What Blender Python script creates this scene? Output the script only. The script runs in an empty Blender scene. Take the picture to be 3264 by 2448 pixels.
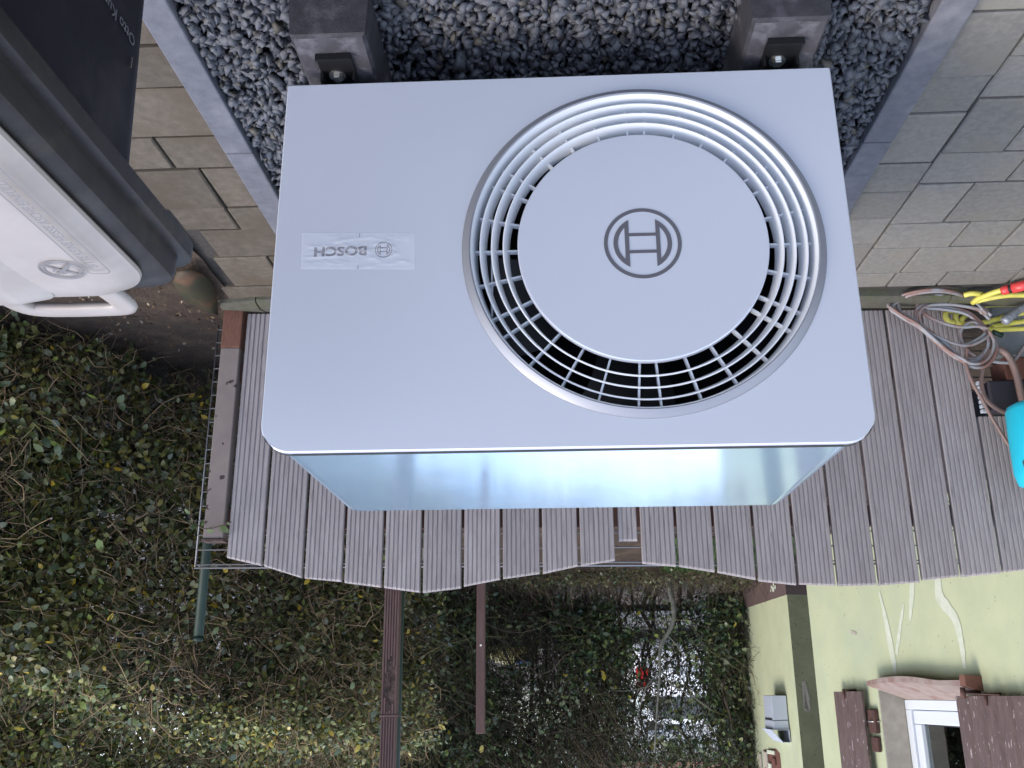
import bpy, bmesh, math, random
import numpy as np
from mathutils import Vector, Matrix
R = math.radians
PI = math.pi
random.seed(7)
rng = np.random.default_rng(7)
scene = bpy.context.scene
C = scene.collection

# ------------------------------------------------------------------ camera
cam_data = bpy.data.cameras.new("camera")
cam = bpy.data.objects.new("camera", cam_data)
C.objects.link(cam)
pitch, yaw, roll = 0.3142177, 0.0439515, -0.0064559
cam_pos = Vector((0.021, -1.629, 1.350))
fw = Vector((math.sin(yaw)*math.cos(pitch), math.cos(yaw)*math.cos(pitch), -math.sin(pitch)))
r0 = Vector((math.cos(yaw), -math.sin(yaw), 0))
u0 = r0.cross(fw)
rt = r0*math.cos(roll) + u0*math.sin(roll)
up = -r0*math.sin(roll) + u0*math.cos(roll)
# the photograph was taken with the phone upside down: camera rolled by 180 degrees
m = Matrix((( -rt.x, -up.x, -fw.x, cam_pos.x), (-rt.y, -up.y, -fw.y, cam_pos.y), (-rt.z, -up.z, -fw.z, cam_pos.z), (0, 0, 0, 1)))
cam.matrix_world = m
cam_data.sensor_width = 36
cam_data.lens = 33.133
cam_data.clip_start = 0.02
cam_data.clip_end = 500
scene.camera = cam

# ------------------------------------------------------------------ light
SUN_EL, SUN_AZ = R(44), R(112)
world = bpy.data.worlds.new("World")
scene.world = world
world.use_nodes = True
wn = world.node_tree
bg = wn.nodes["Background"]
sky = wn.nodes.new("ShaderNodeTexSky")
sky.sky_type = 'NISHITA'
sky.sun_disc = False
sky.sun_elevation = SUN_EL
sky.sun_rotation = SUN_AZ
sky.air_density = 1.0
sky.dust_density = 2.0
sky.ozone_density = 3.0
# broken cloud over the whole dome
tcw = wn.nodes.new("ShaderNodeTexCoord"); mpw = wn.nodes.new("ShaderNodeMapping"); mpw.inputs["Scale"].default_value = (1.0, 1.0, 2.4)
cl = wn.nodes.new("ShaderNodeTexNoise"); cl.inputs["Scale"].default_value = 2.1; cl.inputs["Detail"].default_value = 7; cl.inputs["Roughness"].default_value = .55
rg = wn.nodes.new("ShaderNodeMapRange"); rg.inputs[1].default_value = .44; rg.inputs[2].default_value = .62
mxw = wn.nodes.new("ShaderNodeMix"); mxw.data_type = 'RGBA'; mxw.inputs[7].default_value = (6.6, 7.0, 7.9, 1)
wn.links.new(tcw.outputs["Generated"], mpw.inputs[0]); wn.links.new(mpw.outputs[0], cl.inputs["Vector"]); wn.links.new(cl.outputs["Fac"], rg.inputs[0])
wn.links.new(rg.outputs[0], mxw.inputs[0]); wn.links.new(sky.outputs[0], mxw.inputs[6])
wn.links.new(mxw.outputs[2], bg.inputs[0])
bg.inputs[1].default_value = 0.15
sd = bpy.data.lights.new("sun", 'SUN')
sd.energy = 0.85
sd.angle = R(22)
sd.color = (1.0, 0.87, 0.68)
sun = bpy.data.objects.new("sun", sd)
C.objects.link(sun)
sdir = Vector((math.sin(SUN_AZ)*math.cos(SUN_EL), math.cos(SUN_AZ)*math.cos(SUN_EL), math.sin(SUN_EL)))
sun.rotation_euler = sdir.to_track_quat('Z', 'Y').to_euler()
scene.view_settings.view_transform = 'Standard'
scene.view_settings.look = 'None'
scene.view_settings.gamma = 1
scene.view_settings.exposure = 1.4
scene.view_settings.use_curve_mapping = False

# ------------------------------------------------------------------ helpers
def link(o, parent=None):
    C.objects.link(o)
    if parent is not None:
        o.parent = parent
    return o

def thing(name, label, cat, loc=(0, 0, 0), group=None):
    o = bpy.data.objects.new(name, None)
    o.empty_display_size = 0.1
    o.location = loc
    C.objects.link(o)
    o['label'] = label; o['category'] = cat
    if group: o['group'] = group
    return o

class MB:
    """collects faces in WORLD coordinates; build() makes them local to the parent's base"""
    def __init__(s): s.v = []; s.f = []; s.sm = []
    def add(s, vs, fs, smooth=False):
        n = len(s.v); s.v += [tuple(v) for v in vs]
        s.f += [tuple(i+n for i in f) for f in fs]; s.sm += [smooth]*len(fs)
        return s
    def box(s, a, b, c=0.0):
        x0, y0, z0 = a; x1, y1, z1 = b
        if c <= 0:
            vs = [(x, y, z) for z in (z0, z1) for y in (y0, y1) for x in (x0, x1)]
            return s.add(vs, [(0, 2, 3, 1), (4, 5, 7, 6), (0, 1, 5, 4), (2, 6, 7, 3), (0, 4, 6, 2), (1, 3, 7, 5)])
        bm = bmesh.new()
        bmesh.ops.create_cube(bm, size=1)
        for v in bm.verts:
            v.co = Vector(((x0+x1)/2+v.co.x*(x1-x0), (y0+y1)/2+v.co.y*(y1-y0), (z0+z1)/2+v.co.z*(z1-z0)))
        bmesh.ops.bevel(bm, geom=list(bm.edges), offset=c, segments=2, affect='EDGES', profile=0.5)
        bm.verts.index_update()
        s.add([v.co.copy() for v in bm.verts], [[v.index for v in f.verts] for f in bm.faces])
        bm.free(); return s
    def tube(s, pts, r, n=8, cap=True, smooth=True):
        pts = [Vector(p) for p in pts]; k = len(pts)
        rr = r if hasattr(r, '__len__') else [r]*k
        ref = None; vs = []
        for i in range(k):
            t = (pts[min(i+1, k-1)]-pts[max(i-1, 0)])
            if t.length < 1e-9: t = Vector((0, 0, 1))
            t.normalize()
            if ref is None:
                ref = Vector((0, 0, 1)) if abs(t.z) < 0.9 else Vector((1, 0, 0))
            a = (ref-t*ref.dot(t)); a.normalize(); ref = a; b = t.cross(a)
            for j in range(n):
                q = 2*PI*j/n
                vs.append(pts[i]+(a*math.cos(q)+b*math.sin(q))*rr[i])
        fs = [(i*n+j, i*n+(j+1) % n, (i+1)*n+(j+1) % n, (i+1)*n+j) for i in range(k-1) for j in range(n)]
        if cap:
            fs.append(tuple(range(n))[::-1]); fs.append(tuple((k-1)*n+j for j in range(n)))
        return s.add(vs, fs, smooth)
    def loft(s, loops, cap0=True, cap1=True, smooth=True, close=True):
        n = len(loops[0]); vs = [p for l in loops for p in l]
        rgn = n if close else n-1
        fs = [(i*n+j, i*n+(j+1) % n, (i+1)*n+(j+1) % n, (i+1)*n+j) for i in range(len(loops)-1) for j in range(rgn)]
        if cap0: fs.append(tuple(range(n))[::-1])
        if cap1: fs.append(tuple((len(loops)-1)*n+j for j in range(n)))
        return s.add(vs, fs, smooth)
    def revolve(s, prof, c, axis='Y', n=128, closed=True, smooth=True):
        """prof = (radius, depth) pairs; axis Y: circle in the xz plane"""
        k = len(prof); vs = []
        for i in range(n):
            q = 2*PI*i/n
            for r_, d in prof:
                if axis == 'Y': vs.append((c[0]+r_*math.cos(q), c[1]+d, c[2]+r_*math.sin(q)))
                elif axis == 'Z': vs.append((c[0]+r_*math.cos(q), c[1]+r_*math.sin(q), c[2]+d))
                else: vs.append((c[0]+d, c[1]+r_*math.cos(q), c[2]+r_*math.sin(q)))
        fs = []
        for i in range(n):
            for j in range(k if closed else k-1):
                a = i*k+j; b = i*k+(j+1) % k; c2 = ((i+1) % n)*k+(j+1) % k; d2 = ((i+1) % n)*k+j
                fs.append((a, b, c2, d2))
        return s.add(vs, fs, smooth)
    def xform(s, f):
        s.v = [tuple(f(Vector(v))) for v in s.v]; return s
    def build(s, name, mat, parent=None, label=None, fix=True):
        o = mesh_obj(name, s.v, s.f, mat, parent, s.sm, fix=fix)
        if label: o['label'] = label
        return o

def mesh_obj(name, v, f, mat, parent=None, sm=None, fix=True):
    if parent is not None:
        off = world_loc(parent); v = [(a-off[0], b-off[1], c-off[2]) for a, b, c in v]
    me = bpy.data.meshes.new(name)
    me.from_pydata(v, [], f)
    if fix:
        bm = bmesh.new(); bm.from_mesh(me); bmesh.ops.recalc_face_normals(bm, faces=bm.faces); bm.to_mesh(me); bm.free()
    if sm and any(sm):
        me.polygons.foreach_set('use_smooth', sm)
        if all(sm): pass
    me.materials.append(mat)
    o = bpy.data.objects.new(name, me)
    return link(o, parent)

def world_loc(o):
    p = Vector((0, 0, 0))
    while o is not None:
        p += o.location; o = o.parent
    return p

def tag(o, label=None, cat=None, group=None, kind=None):
    if label: o['label'] = label
    if cat: o['category'] = cat
    if group: o['group'] = group
    if kind: o['kind'] = kind
    return o

def auto_smooth(o, ang=35):
    """sharp edges past an angle, smooth elsewhere"""
    me = o.data
    bm = bmesh.new(); bm.from_mesh(me)
    for e in bm.edges:
        if len(e.link_faces) == 2:
            e.smooth = e.calc_face_angle(0) < R(ang)
    for f in bm.faces: f.smooth = True
    bm.to_mesh(me); bm.free()
    return o

def spline(pts, k=6):
    pts = [Vector(p) for p in pts]; out = []
    n = len(pts)
    for i in range(n-1):
        p0 = pts[max(i-1, 0)]; p1 = pts[i]; p2 = pts[i+1]; p3 = pts[min(i+2, n-1)]
        for j in range(k):
            t = j/k
            out.append(0.5*((2*p1)+(p2-p0)*t+(2*p0-5*p1+4*p2-p3)*t*t+(3*p1-p0-3*p2+p3)*t**3))
    out.append(pts[-1]); return out

# ------------------------------------------------------------------ materials
def mat(name, c1, c2=None, scale=20, rough=0.7, metal=0.0, bump=0.0, bscale=None, detail=6, spec=0.5,
        coat=0.0, obj_var=0.0, attr=None, stretch=None, c3=None, s3=3, w3=0.5, rough2=None, trans=0.0, bdist=0.002, lo=0.35, hi=0.65, spots=None):
    m = bpy.data.materials.new(name); m.use_nodes = True
    nt = m.node_tree; N = nt.nodes; L = nt.links
    b = N["Principled BSDF"]
    b.inputs["Roughness"].default_value = rough
    b.inputs["Metallic"].default_value = metal
    b.inputs["Specular IOR Level"].default_value = spec
    b.inputs["Coat Weight"].default_value = coat
    b.inputs["Coat Roughness"].default_value = 0.1
    tc = N.new("ShaderNodeTexCoord"); vec = tc.outputs["Object"]
    if stretch:
        mp = N.new("ShaderNodeMapping"); mp.inputs["Scale"].default_value = stretch
        L.new(vec, mp.inputs[0]); vec = mp.outputs[0]
    if obj_var:
        oi = N.new("ShaderNodeObjectInfo")
        ad = N.new("ShaderNodeVectorMath"); ad.operation = 'ADD'
        mu = N.new("ShaderNodeVectorMath"); mu.operation = 'SCALE'; mu.inputs[0].default_value = (7.3, 3.1, 5.7)
        L.new(oi.outputs["Random"], mu.inputs["Scale"]); L.new(vec, ad.inputs[0]); L.new(mu.outputs[0], ad.inputs[1]); vec = ad.outputs[0]
    def noise(sc, det=detail):
        n = N.new("ShaderNodeTexNoise"); n.inputs["Scale"].default_value = sc; n.inputs["Detail"].default_value = det
        n.inputs["Roughness"].default_value = 0.6
        L.new(vec, n.inputs["Vector"]); return n.outputs["Fac"]
    def ramp(src, a, b_):
        r = N.new("ShaderNodeMapRange"); r.inputs[1].default_value = a; r.inputs[2].default_value = b_
        L.new(src, r.inputs[0]); return r.outputs[0]
    def mix(fac, a, b_, mode='MIX'):
        x = N.new("ShaderNodeMix"); x.data_type = 'RGBA'; x.blend_type = mode
        if hasattr(fac, 'links'): L.new(fac, x.inputs[0])
        else: x.inputs[0].default_value = fac
        for s_, i in ((a, 6), (b_, 7)):
            if hasattr(s_, 'links'): L.new(s_, x.inputs[i])
            else: x.inputs[i].default_value = (*s_, 1) if len(s_) == 3 else s_
        return x.outputs[2]
    col = c1
    if c2 is not None: col = mix(ramp(noise(scale), lo, hi), c1, c2)
    if c3 is not None: col = mix(ramp(noise(s3, 4), 1-w3-0.08+0.0, 1-w3+0.12), col, c3)
    if spots is not None:
        sc, sw, scol = spots
        col = mix(ramp(noise(sc, 2), 1-sw, 1-sw+0.03), col, scol)
    if attr:
        a = N.new("ShaderNodeAttribute"); a.attribute_name = attr
        if col is c1 and c2 is None: col = a.outputs["Color"]
        else: col = mix(1.0, col, a.outputs["Color"], 'MULTIPLY')
    if obj_var:
        hv = N.new("ShaderNodeHueSaturation")
        mr = N.new("ShaderNodeMapRange"); mr.inputs[3].default_value = 1-obj_var; mr.inputs[4].default_value = 1+obj_var
        L.new(oi.outputs["Random"], mr.inputs[0]); L.new(mr.outputs[0], hv.inputs["Value"])
        if hasattr(col, 'links'): L.new(col, hv.inputs["Color"])
        else: hv.inputs["Color"].default_value = (*col, 1)
        col = hv.outputs[0]
    if hasattr(col, 'links'): L.new(col, b.inputs["Base Color"])
    else: b.inputs["Base Color"].default_value = (*col, 1)
    if rough2 is not None:
        rr = N.new("ShaderNodeMapRange"); rr.inputs[1].default_value = 0.3; rr.inputs[2].default_value = 0.7
        rr.inputs[3].default_value = rough; rr.inputs[4].default_value = rough2
        L.new(noise(scale*0.7), rr.inputs[0]); L.new(rr.outputs[0], b.inputs["Roughness"])
    if bump:
        bn = N.new("ShaderNodeBump"); bn.inputs["Strength"].default_value = bump; bn.inputs["Distance"].default_value = bdist
        L.new(noise(bscale or scale*2, 5), bn.inputs["Height"]); L.new(bn.outputs[0], b.inputs["Normal"])
    if trans:
        b.inputs["Transmission Weight"].default_value = trans
    return m

M = {}
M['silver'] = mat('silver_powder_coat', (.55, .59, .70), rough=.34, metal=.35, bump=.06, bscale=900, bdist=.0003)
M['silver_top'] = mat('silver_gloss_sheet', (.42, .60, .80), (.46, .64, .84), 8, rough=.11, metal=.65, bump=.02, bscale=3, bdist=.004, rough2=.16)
M['guard'] = mat('pale_guard_plastic', (.56, .59, .65), rough=.40)
M['guard_rim'] = mat('grey_guard_rim', (.25, .26, .30), rough=.42, metal=.45)
M['cavity'] = mat('black_cavity', (.003, .003, .007), rough=.7)
M['fan'] = mat('dark_fan_plastic', (.005, .005, .009), rough=.5)
M['print'] = mat('dark_grey_print', (.085, .085, .105), rough=.5)
M['print_small'] = mat('grey_print', (.07, .065, .095), rough=.5)
M['gasket'] = mat('black_gasket', (.012, .012, .015), rough=.7)
M['rubber'] = mat('black_recycled_rubber', (.018, .018, .024), (.032, .031, .04), 40, rough=.75, bump=.6, bscale=220, c3=(.085, .08, .10), s3=14, w3=.38)
M['rubber_top'] = mat('scuffed_rubber_top', (.055, .052, .065), (.03, .029, .036), 25, rough=.7, bump=.5, bscale=160, c3=(.12, .115, .135), s3=22, w3=.45)
M['black_metal'] = mat('black_bracket', (.006, .006, .008), rough=.6, spec=.25)
M['bolt'] = mat('zinc_bolt', (.7, .68, .64), rough=.25, metal=.95)
M['kerb'] = mat('blue_grey_concrete_kerb', (.12, .123, .148), (.09, .093, .115), 30, rough=.85, bump=.5, bscale=260, c3=(.155, .155, .18), s3=9, w3=.42)
M['gravel'] = mat('basalt_gravel', (1, 1, 1), (.72, .72, .75), 60, rough=.62, bump=.5, bscale=240, attr='Col')
M['paver'] = mat('concrete_paver', (.186, .178, .168), (.142, .136, .130), 60, rough=.9, bump=.8, bscale=420, obj_var=.12, c3=(.17, .16, .14), s3=7, w3=.42, bdist=.0015)
M['paver_dirty'] = mat('dirty_concrete_paver', (.105, .088, .070), (.072, .06, .048), 40, rough=.92, bump=.8, bscale=400, obj_var=.14, c3=(.07, .055, .04), s3=6, w3=.46, bdist=.0015)
M['joint'] = mat('joint_sand', (.05, .045, .042), (.03, .028, .027), 90, rough=1, bump=.6)
M['moss'] = mat('mossy_edging', (.095, .09, .08), (.07, .07, .05), 28, rough=.95, bump=1, bscale=150, c3=(.075, .085, .040), s3=10, w3=.42, bdist=.003)
M['soil'] = mat('garden_soil', (.055, .038, .028), (.028, .018, .014), 18, rough=1, bump=1, bscale=60, c3=(.085, .06, .042), s3=6, w3=.4, bdist=.01)
M['board'] = mat('ridged_grey_board', (.29, .265, .275), (.23, .205, .215), 5, rough=.78, bump=.6, bscale=90, stretch=(14, 14, 1.6), obj_var=.09, c3=(.12, .105, .11), s3=6, w3=.32, bdist=.0015)
M['post'] = mat('painted_grey_post', (.20, .165, .155), (.17, .14, .135), 12, rough=.75, bump=.3, bscale=90, spots=(22, .34, (.035, .025, .022)))
M['rust'] = mat('bare_red_brown_wood', (.17, .075, .05), (.11, .05, .035), 30, rough=.85, bump=.8, stretch=(8, 8, 1.5))
M['wire'] = mat('galvanised_wire', (.17, .175, .20), rough=.45, metal=.6)
M['green_post'] = mat('green_coated_post', (.005, .019, .015), (.008, .024, .019), 14, rough=.55, spec=.3, bump=.1)
M['brown_post'] = mat('red_brown_post', (.080, .040, .038), (.062, .031, .030), 14, rough=.62, bump=.4, stretch=(8, 8, 1), c3=(.10, .058, .054), s3=5, w3=.4)
M['rot'] = mat('rotten_wood', (.085, .055, .05), (.022, .014, .013), 40, rough=.95, bump=1, bdist=.004)
M['leaf'] = mat('leaf_green', (1, 1, 1), (.82, .82, .82), 30, rough=.42, attr='Col', spec=.6)
M['twig'] = mat('hedge_twig', (1, 1, 1), (.7, .7, .7), 25, rough=.85, attr='Col')
M['bark'] = mat('hedge_stem_bark', (.085, .062, .045), (.04, .03, .024), 40, rough=.9, bump=.8)
M['pale_bark'] = mat('pale_grey_bark', (.17, .17, .15), (.11, .11, .095), 22, rough=.85, bump=.6)
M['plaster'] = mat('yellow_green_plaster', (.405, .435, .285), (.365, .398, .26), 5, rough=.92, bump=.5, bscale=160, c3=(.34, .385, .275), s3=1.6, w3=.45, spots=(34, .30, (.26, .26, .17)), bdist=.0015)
M['plaster_side'] = mat('shaded_stained_plaster', (.22, .225, .135), (.17, .175, .105), 7, rough=.95, bump=.5, bscale=120, spots=(40, .36, (.12, .13, .09)), bdist=.0015)  # annex wall turned from the sun: shade painted into the plaster colour, plus stain spots
M['filler'] = mat('white_filler', (.50, .53, .45), (.43, .465, .36), 22, rough=.9, bump=.3)
M['plinth'] = mat('brown_plinth_paint', (.105, .07, .068), (.085, .058, .056), 12, rough=.85, bump=.3)
M['reveal'] = mat('grey_reveal_render', (.38, .35, .30), (.31, .28, .24), 18, rough=.95, bump=.5)
M['sill'] = mat('weathered_pink_brown_sill', (.27, .215, .195), (.22, .17, .155), 16, rough=.8, bump=.3, c3=(.18, .10, .08), s3=8, w3=.38)
M['pvc'] = mat('white_window_pvc', (.56, .60, .66), rough=.35)
M['shutter'] = mat('flaking_dark_brown_paint', (.112, .074, .068), (.072, .045, .043), 10, rough=.6, bump=.7, bscale=60, stretch=(5, 5, 1.2), spots=(16, .345, (.34, .29, .30)), bdist=.0015)
M['iron'] = mat('rusty_iron', (.06, .032, .028), (.10, .05, .04), 40, rough=.75, metal=.3, bump=.5)
M['box_grey'] = mat('grey_painted_metal', (.42, .46, .54), rough=.4, metal=.2)
M['curtain'] = mat('pale_curtain', (.62, .64, .54), (.50, .53, .46), 4, rough=.9, stretch=(12, 12, .5))
M['bin'] = mat('black_bin_plastic', (.006, .006, .010), (.009, .009, .014), 14, spec=.18, rough=.50, rough2=.62, bump=.35, bscale=600, c3=(.022, .020, .024), s3=11, w3=.36, bdist=.0006)
M['bin_rim'] = mat('dusty_black_bin_rim', (.012, .011, .012), (.018, .016, .018), 20, spec=.28, rough=.36, rough2=.58, bump=.4, bscale=500, c3=(.036, .030, .026), s3=18, w3=.4, bdist=.0006)
M['lid'] = mat('grey_beige_lid_plastic', (.300, .268, .252), (.27, .240, .226), 12, rough=.36, rough2=.48, bump=.12, bscale=300, c3=(.33, .31, .30), s3=9, w3=.40, bdist=.0006)
M['lid_text'] = mat('relief_shade_lid_plastic', (.15, .14, .14), rough=.4)  # lid plastic darkened to stand in for shading on the raised letters
M['bin_text'] = mat('worn_raised_lettering', (.07, .07, .085), rough=.6)
M['cable'] = mat('grey_brown_cable', (.24, .25, .28), (.20, .115, .10), 9, rough=.5, lo=.42, hi=.58, obj_var=.1)
M['cable2'] = mat('brown_cable', (.20, .125, .11), (.15, .11, .105), 12, rough=.5)
M['yellow'] = mat('yellow_garden_hose', (.60, .55, .11), (.50, .46, .10), 40, rough=.45, bump=.3, bscale=500)
M['red'] = mat('red_plastic', (.55, .05, .05), rough=.35)
M['teal'] = mat('turquoise_plastic', (.01, .42, .58), (.012, .38, .52), 8, rough=.38)
M['tape'] = mat('silver_tape_wrap', (.16, .18, .23), (.34, .36, .42), 60, rough=.38, metal=.4, bump=1, bscale=90)
M['slab'] = mat('grey_stone_slab', (.15, .16, .175), (.11, .12, .13), 18, rough=.85, bump=.5)
M['brownbox'] = mat('rust_brown_brick', (.13, .05, .035), (.09, .035, .026), 25, rough=.85, bump=.8)
M['grass'] = mat('lawn_blades', (1, 1, 1), rough=.6, attr='Col')
M['lawn_soil'] = mat('lawn_ground', (.04, .062, .02), (.03, .04, .018), 9, rough=1, bump=1)
M['drive'] = mat('pale_paved_yard', (.10, .10, .095), (.07, .07, .068), 3, rough=.9)
M['white_wall'] = mat('white_house_render', (.78, .78, .74), (.70, .70, .66), 2, rough=.9)
M['roof'] = mat('red_roof_tiles', (.20, .09, .06), (.14, .06, .045), 3, rough=.8, bump=.5)
M['glass_dark'] = mat('dark_window_glass', (.03, .04, .045), rough=.06)
M['car'] = mat('white_car_paint', (.80, .82, .86), rough=.22, coat=.6)
M['tail'] = mat('red_tail_light_lens', (.45, .02, .02), rough=.15)
M['tyre'] = mat('black_tyre', (.02, .02, .02), rough=.8)
M['sack_yellow'] = mat('yellow_print_sack', (.60, .52, .06), (.70, .68, .45), 14, rough=.5)
M['sack_blue'] = mat('blue_print_sack', (.10, .18, .45), rough=.5)
M['crate'] = mat('dark_stained_wood', (.012, .012, .022), (.02, .018, .03), 8, rough=.7)
M['big_leaf'] = mat('fading_big_leaf', (.040, .038, .020), (.024, .024, .013), 12, rough=.7, bump=.4, c3=(.11, .048, .026), s3=7, w3=.44)

def glass_mat():
    m = bpy.data.materials.new('window_glass'); m.use_nodes = True
    nt = m.node_tree; N = nt.nodes; L = nt.links
    out = N['Material Output']; N.remove(N['Principled BSDF'])
    g = N.new('ShaderNodeBsdfGlossy'); g.inputs['Roughness'].default_value = .02; g.inputs['Color'].default_value = (.9, .95, .95, 1)
    t = N.new('ShaderNodeBsdfTransparent'); t.inputs['Color'].default_value = (.82, .88, .86, 1)
    f = N.new('ShaderNodeFresnel'); f.inputs[0].default_value = 2.9
    x = N.new('ShaderNodeMixShader')
    L.new(f.outputs[0], x.inputs[0]); L.new(t.outputs[0], x.inputs[1]); L.new(g.outputs[0], x.inputs[2]); L.new(x.outputs[0], out.inputs[0])
    return m
M['glass'] = glass_mat()

def film_mat():
    m = bpy.data.materials.new('clear_film'); m.use_nodes = True
    nt = m.node_tree; N = nt.nodes; L = nt.links
    out = N['Material Output']; p = N['Principled BSDF']
    p.inputs['Base Color'].default_value = (.74, .77, .84, 1); p.inputs['Roughness'].default_value = .18; p.inputs['Specular IOR Level'].default_value = .8
    t = N.new('ShaderNodeBsdfTransparent'); x = N.new('ShaderNodeMixShader'); x.inputs[0].default_value = .23
    L.new(t.outputs[0], x.inputs[1]); L.new(p.outputs[0], x.inputs[2]); L.new(x.outputs[0], out.inputs[0])
    return m
M['film'] = film_mat()

def text_mesh(name, txt, size, material, parent, origin, right, upv, depth=0.0008, bold=0.0, shear=0.0, space=1.0):
    """lettering as a mesh: origin = left end of the base line, right / upv = directions in the world"""
    cu = bpy.data.curves.new(name, 'FONT'); cu.body = txt; cu.size = size; cu.extrude = depth; cu.offset = bold
    cu.shear = shear; cu.space_character = space; cu.resolution_u = 3
    tmp = bpy.data.objects.new(name+'_tmp', cu); C.objects.link(tmp)
    dg = bpy.context.evaluated_depsgraph_get()
    me = bpy.data.meshes.new_from_object(tmp.evaluated_get(dg))
    bpy.data.objects.remove(tmp); bpy.data.curves.remove(cu)
    rv = Vector(right).normalized(); uv = Vector(upv).normalized(); nv = rv.cross(uv)
    off = world_loc(parent) if parent is not None else Vector((0, 0, 0))
    for v in me.vertices:
        c = v.co; v.co = Vector(origin)+rv*c.x+uv*c.y+nv*c.z-off
    me.materials.clear(); me.materials.append(material)
    o = bpy.data.objects.new(name, me)
    return link(o, parent)

# ================================================================== SETTING
def smooth(a, b, x):
    t = min(max((x-a)/(b-a), 0), 1); return t*t*(3-2*t)
def bank(y):
    return 0.40*smooth(3.2, 6.4, y)

def sheet(name, xs, ys, zf, material, kind='structure'):
    v = [(x, y, zf(x, y)) for y in ys for x in xs]
    n = len(xs)
    f = [(j*n+i, j*n+i+1, (j+1)*n+i+1, (j+1)*n+i) for j in range(len(ys)-1) for i in range(n-1)]
    o = mesh_obj(name, v, f, material, None, [True]*len(f), fix=False)
    o['kind'] = kind
    return o

def lin(a, b, n): return [a+(b-a)*i/n for i in range(n+1)]
sheet('ground', [-200, -60, -20, -8, -3, 0, 3, 8, 20, 60, 200], [-200, -60, -20, -5, 0, 1.5, 3.2, 4, 4.8, 5.6, 6.4, 9, 20, 60, 300],
      lambda x, y: bank(y)-.06, M['soil'])
from mathutils import noise as mn
def soil_z(x, y):
    h = bank(y)+0.014*mn.noise((x*3, y*3, 0))+0.010*mn.noise((x*11, y*11, 3))
    return h-0.004
sheet('garden_soil', lin(1.16, 5, 90), lin(.6, 1.60, 24), soil_z, M['soil'])
sheet('garden_bed', lin(-6, 5, 150), lin(1.60, 9, 90), soil_z, M['soil'])
sheet('yard', lin(1.2, 16, 4), lin(4.2, 14, 12), lambda x, y: bank(y)+.02, M['drive'])
sheet('street', lin(-16, 16, 4), lin(10.5, 24, 4), lambda x, y: .42, M['drive'])
lawn = sheet('lawn', lin(-4.2, -.85, 30), lin(5.3, 6.35, 12), lambda x, y: bank(y)+.008+.008*mn.noise((x*4, y*4, 9)), M['lawn_soil'])

def fast_mesh(name, V, F, material, cols=None, parent=None, smoothf=False, kind='stuff'):
    """V (n,3) array, F (m,3|4) array; cols one colour per face"""
    if parent is not None:
        V = V-np.array(world_loc(parent))
    me = bpy.data.meshes.new(name)
    nf, k = F.shape
    me.vertices.add(len(V)); me.vertices.foreach_set('co', V.astype(np.float32).ravel())
    me.loops.add(nf*k); me.loops.foreach_set('vertex_index', F.astype(np.int32).ravel())
    me.polygons.add(nf); me.polygons.foreach_set('loop_start', (np.arange(nf)*k).astype(np.int32))
    me.polygons.foreach_set('loop_total', np.full(nf, k, np.int32))
    if smoothf: me.polygons.foreach_set('use_smooth', np.ones(nf, bool))
    me.update(calc_edges=True)
    if cols is not None:
        a = me.color_attributes.new('Col', 'FLOAT_COLOR', 'CORNER')
        c = np.ones((nf, k, 4), np.float32); c[:, :, :3] = cols[:, None, :]
        a.data.foreach_set('color', c.ravel())
    me.materials.append(material)
    o = bpy.data.objects.new(name, me)
    if kind: o['kind'] = kind
    return link(o, parent)

# lawn blades
def blades(n, xr, yr):
    P = np.stack([rng.uniform(*xr, n), rng.uniform(*yr, n)], 1)
    z = np.array([bank(y) for y in P[:, 1]])+.006
    a = rng.uniform(0, 2*PI, n); h = rng.uniform(.025, .06, n); w = .006
    t = rng.uniform(-.02, .02, (n, 2))
    v = np.zeros((n, 3, 3))
    v[:, 0, 0] = P[:, 0]-w*np.cos(a); v[:, 0, 1] = P[:, 1]-w*np.sin(a); v[:, 0, 2] = z
    v[:, 1, 0] = P[:, 0]+w*np.cos(a); v[:, 1, 1] = P[:, 1]+w*np.sin(a); v[:, 1, 2] = z
    v[:, 2, 0] = P[:, 0]+t[:, 0]; v[:, 2, 1] = P[:, 1]+t[:, 1]; v[:, 2, 2] = z+h
    F = np.arange(n*3).reshape(n, 3)
    c = np.array([.045, .095, .022])[None]*rng.uniform(.6, 1.5, (n, 1))
    o = fast_mesh('grass', v.reshape(-1, 3), F, M['grass'], c)
    tag(o, 'bright green grass blades on the lawn strip beyond the fence', 'grass')
blades(12000, (-4.2, -.85), (5.3, 6.35))

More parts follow.
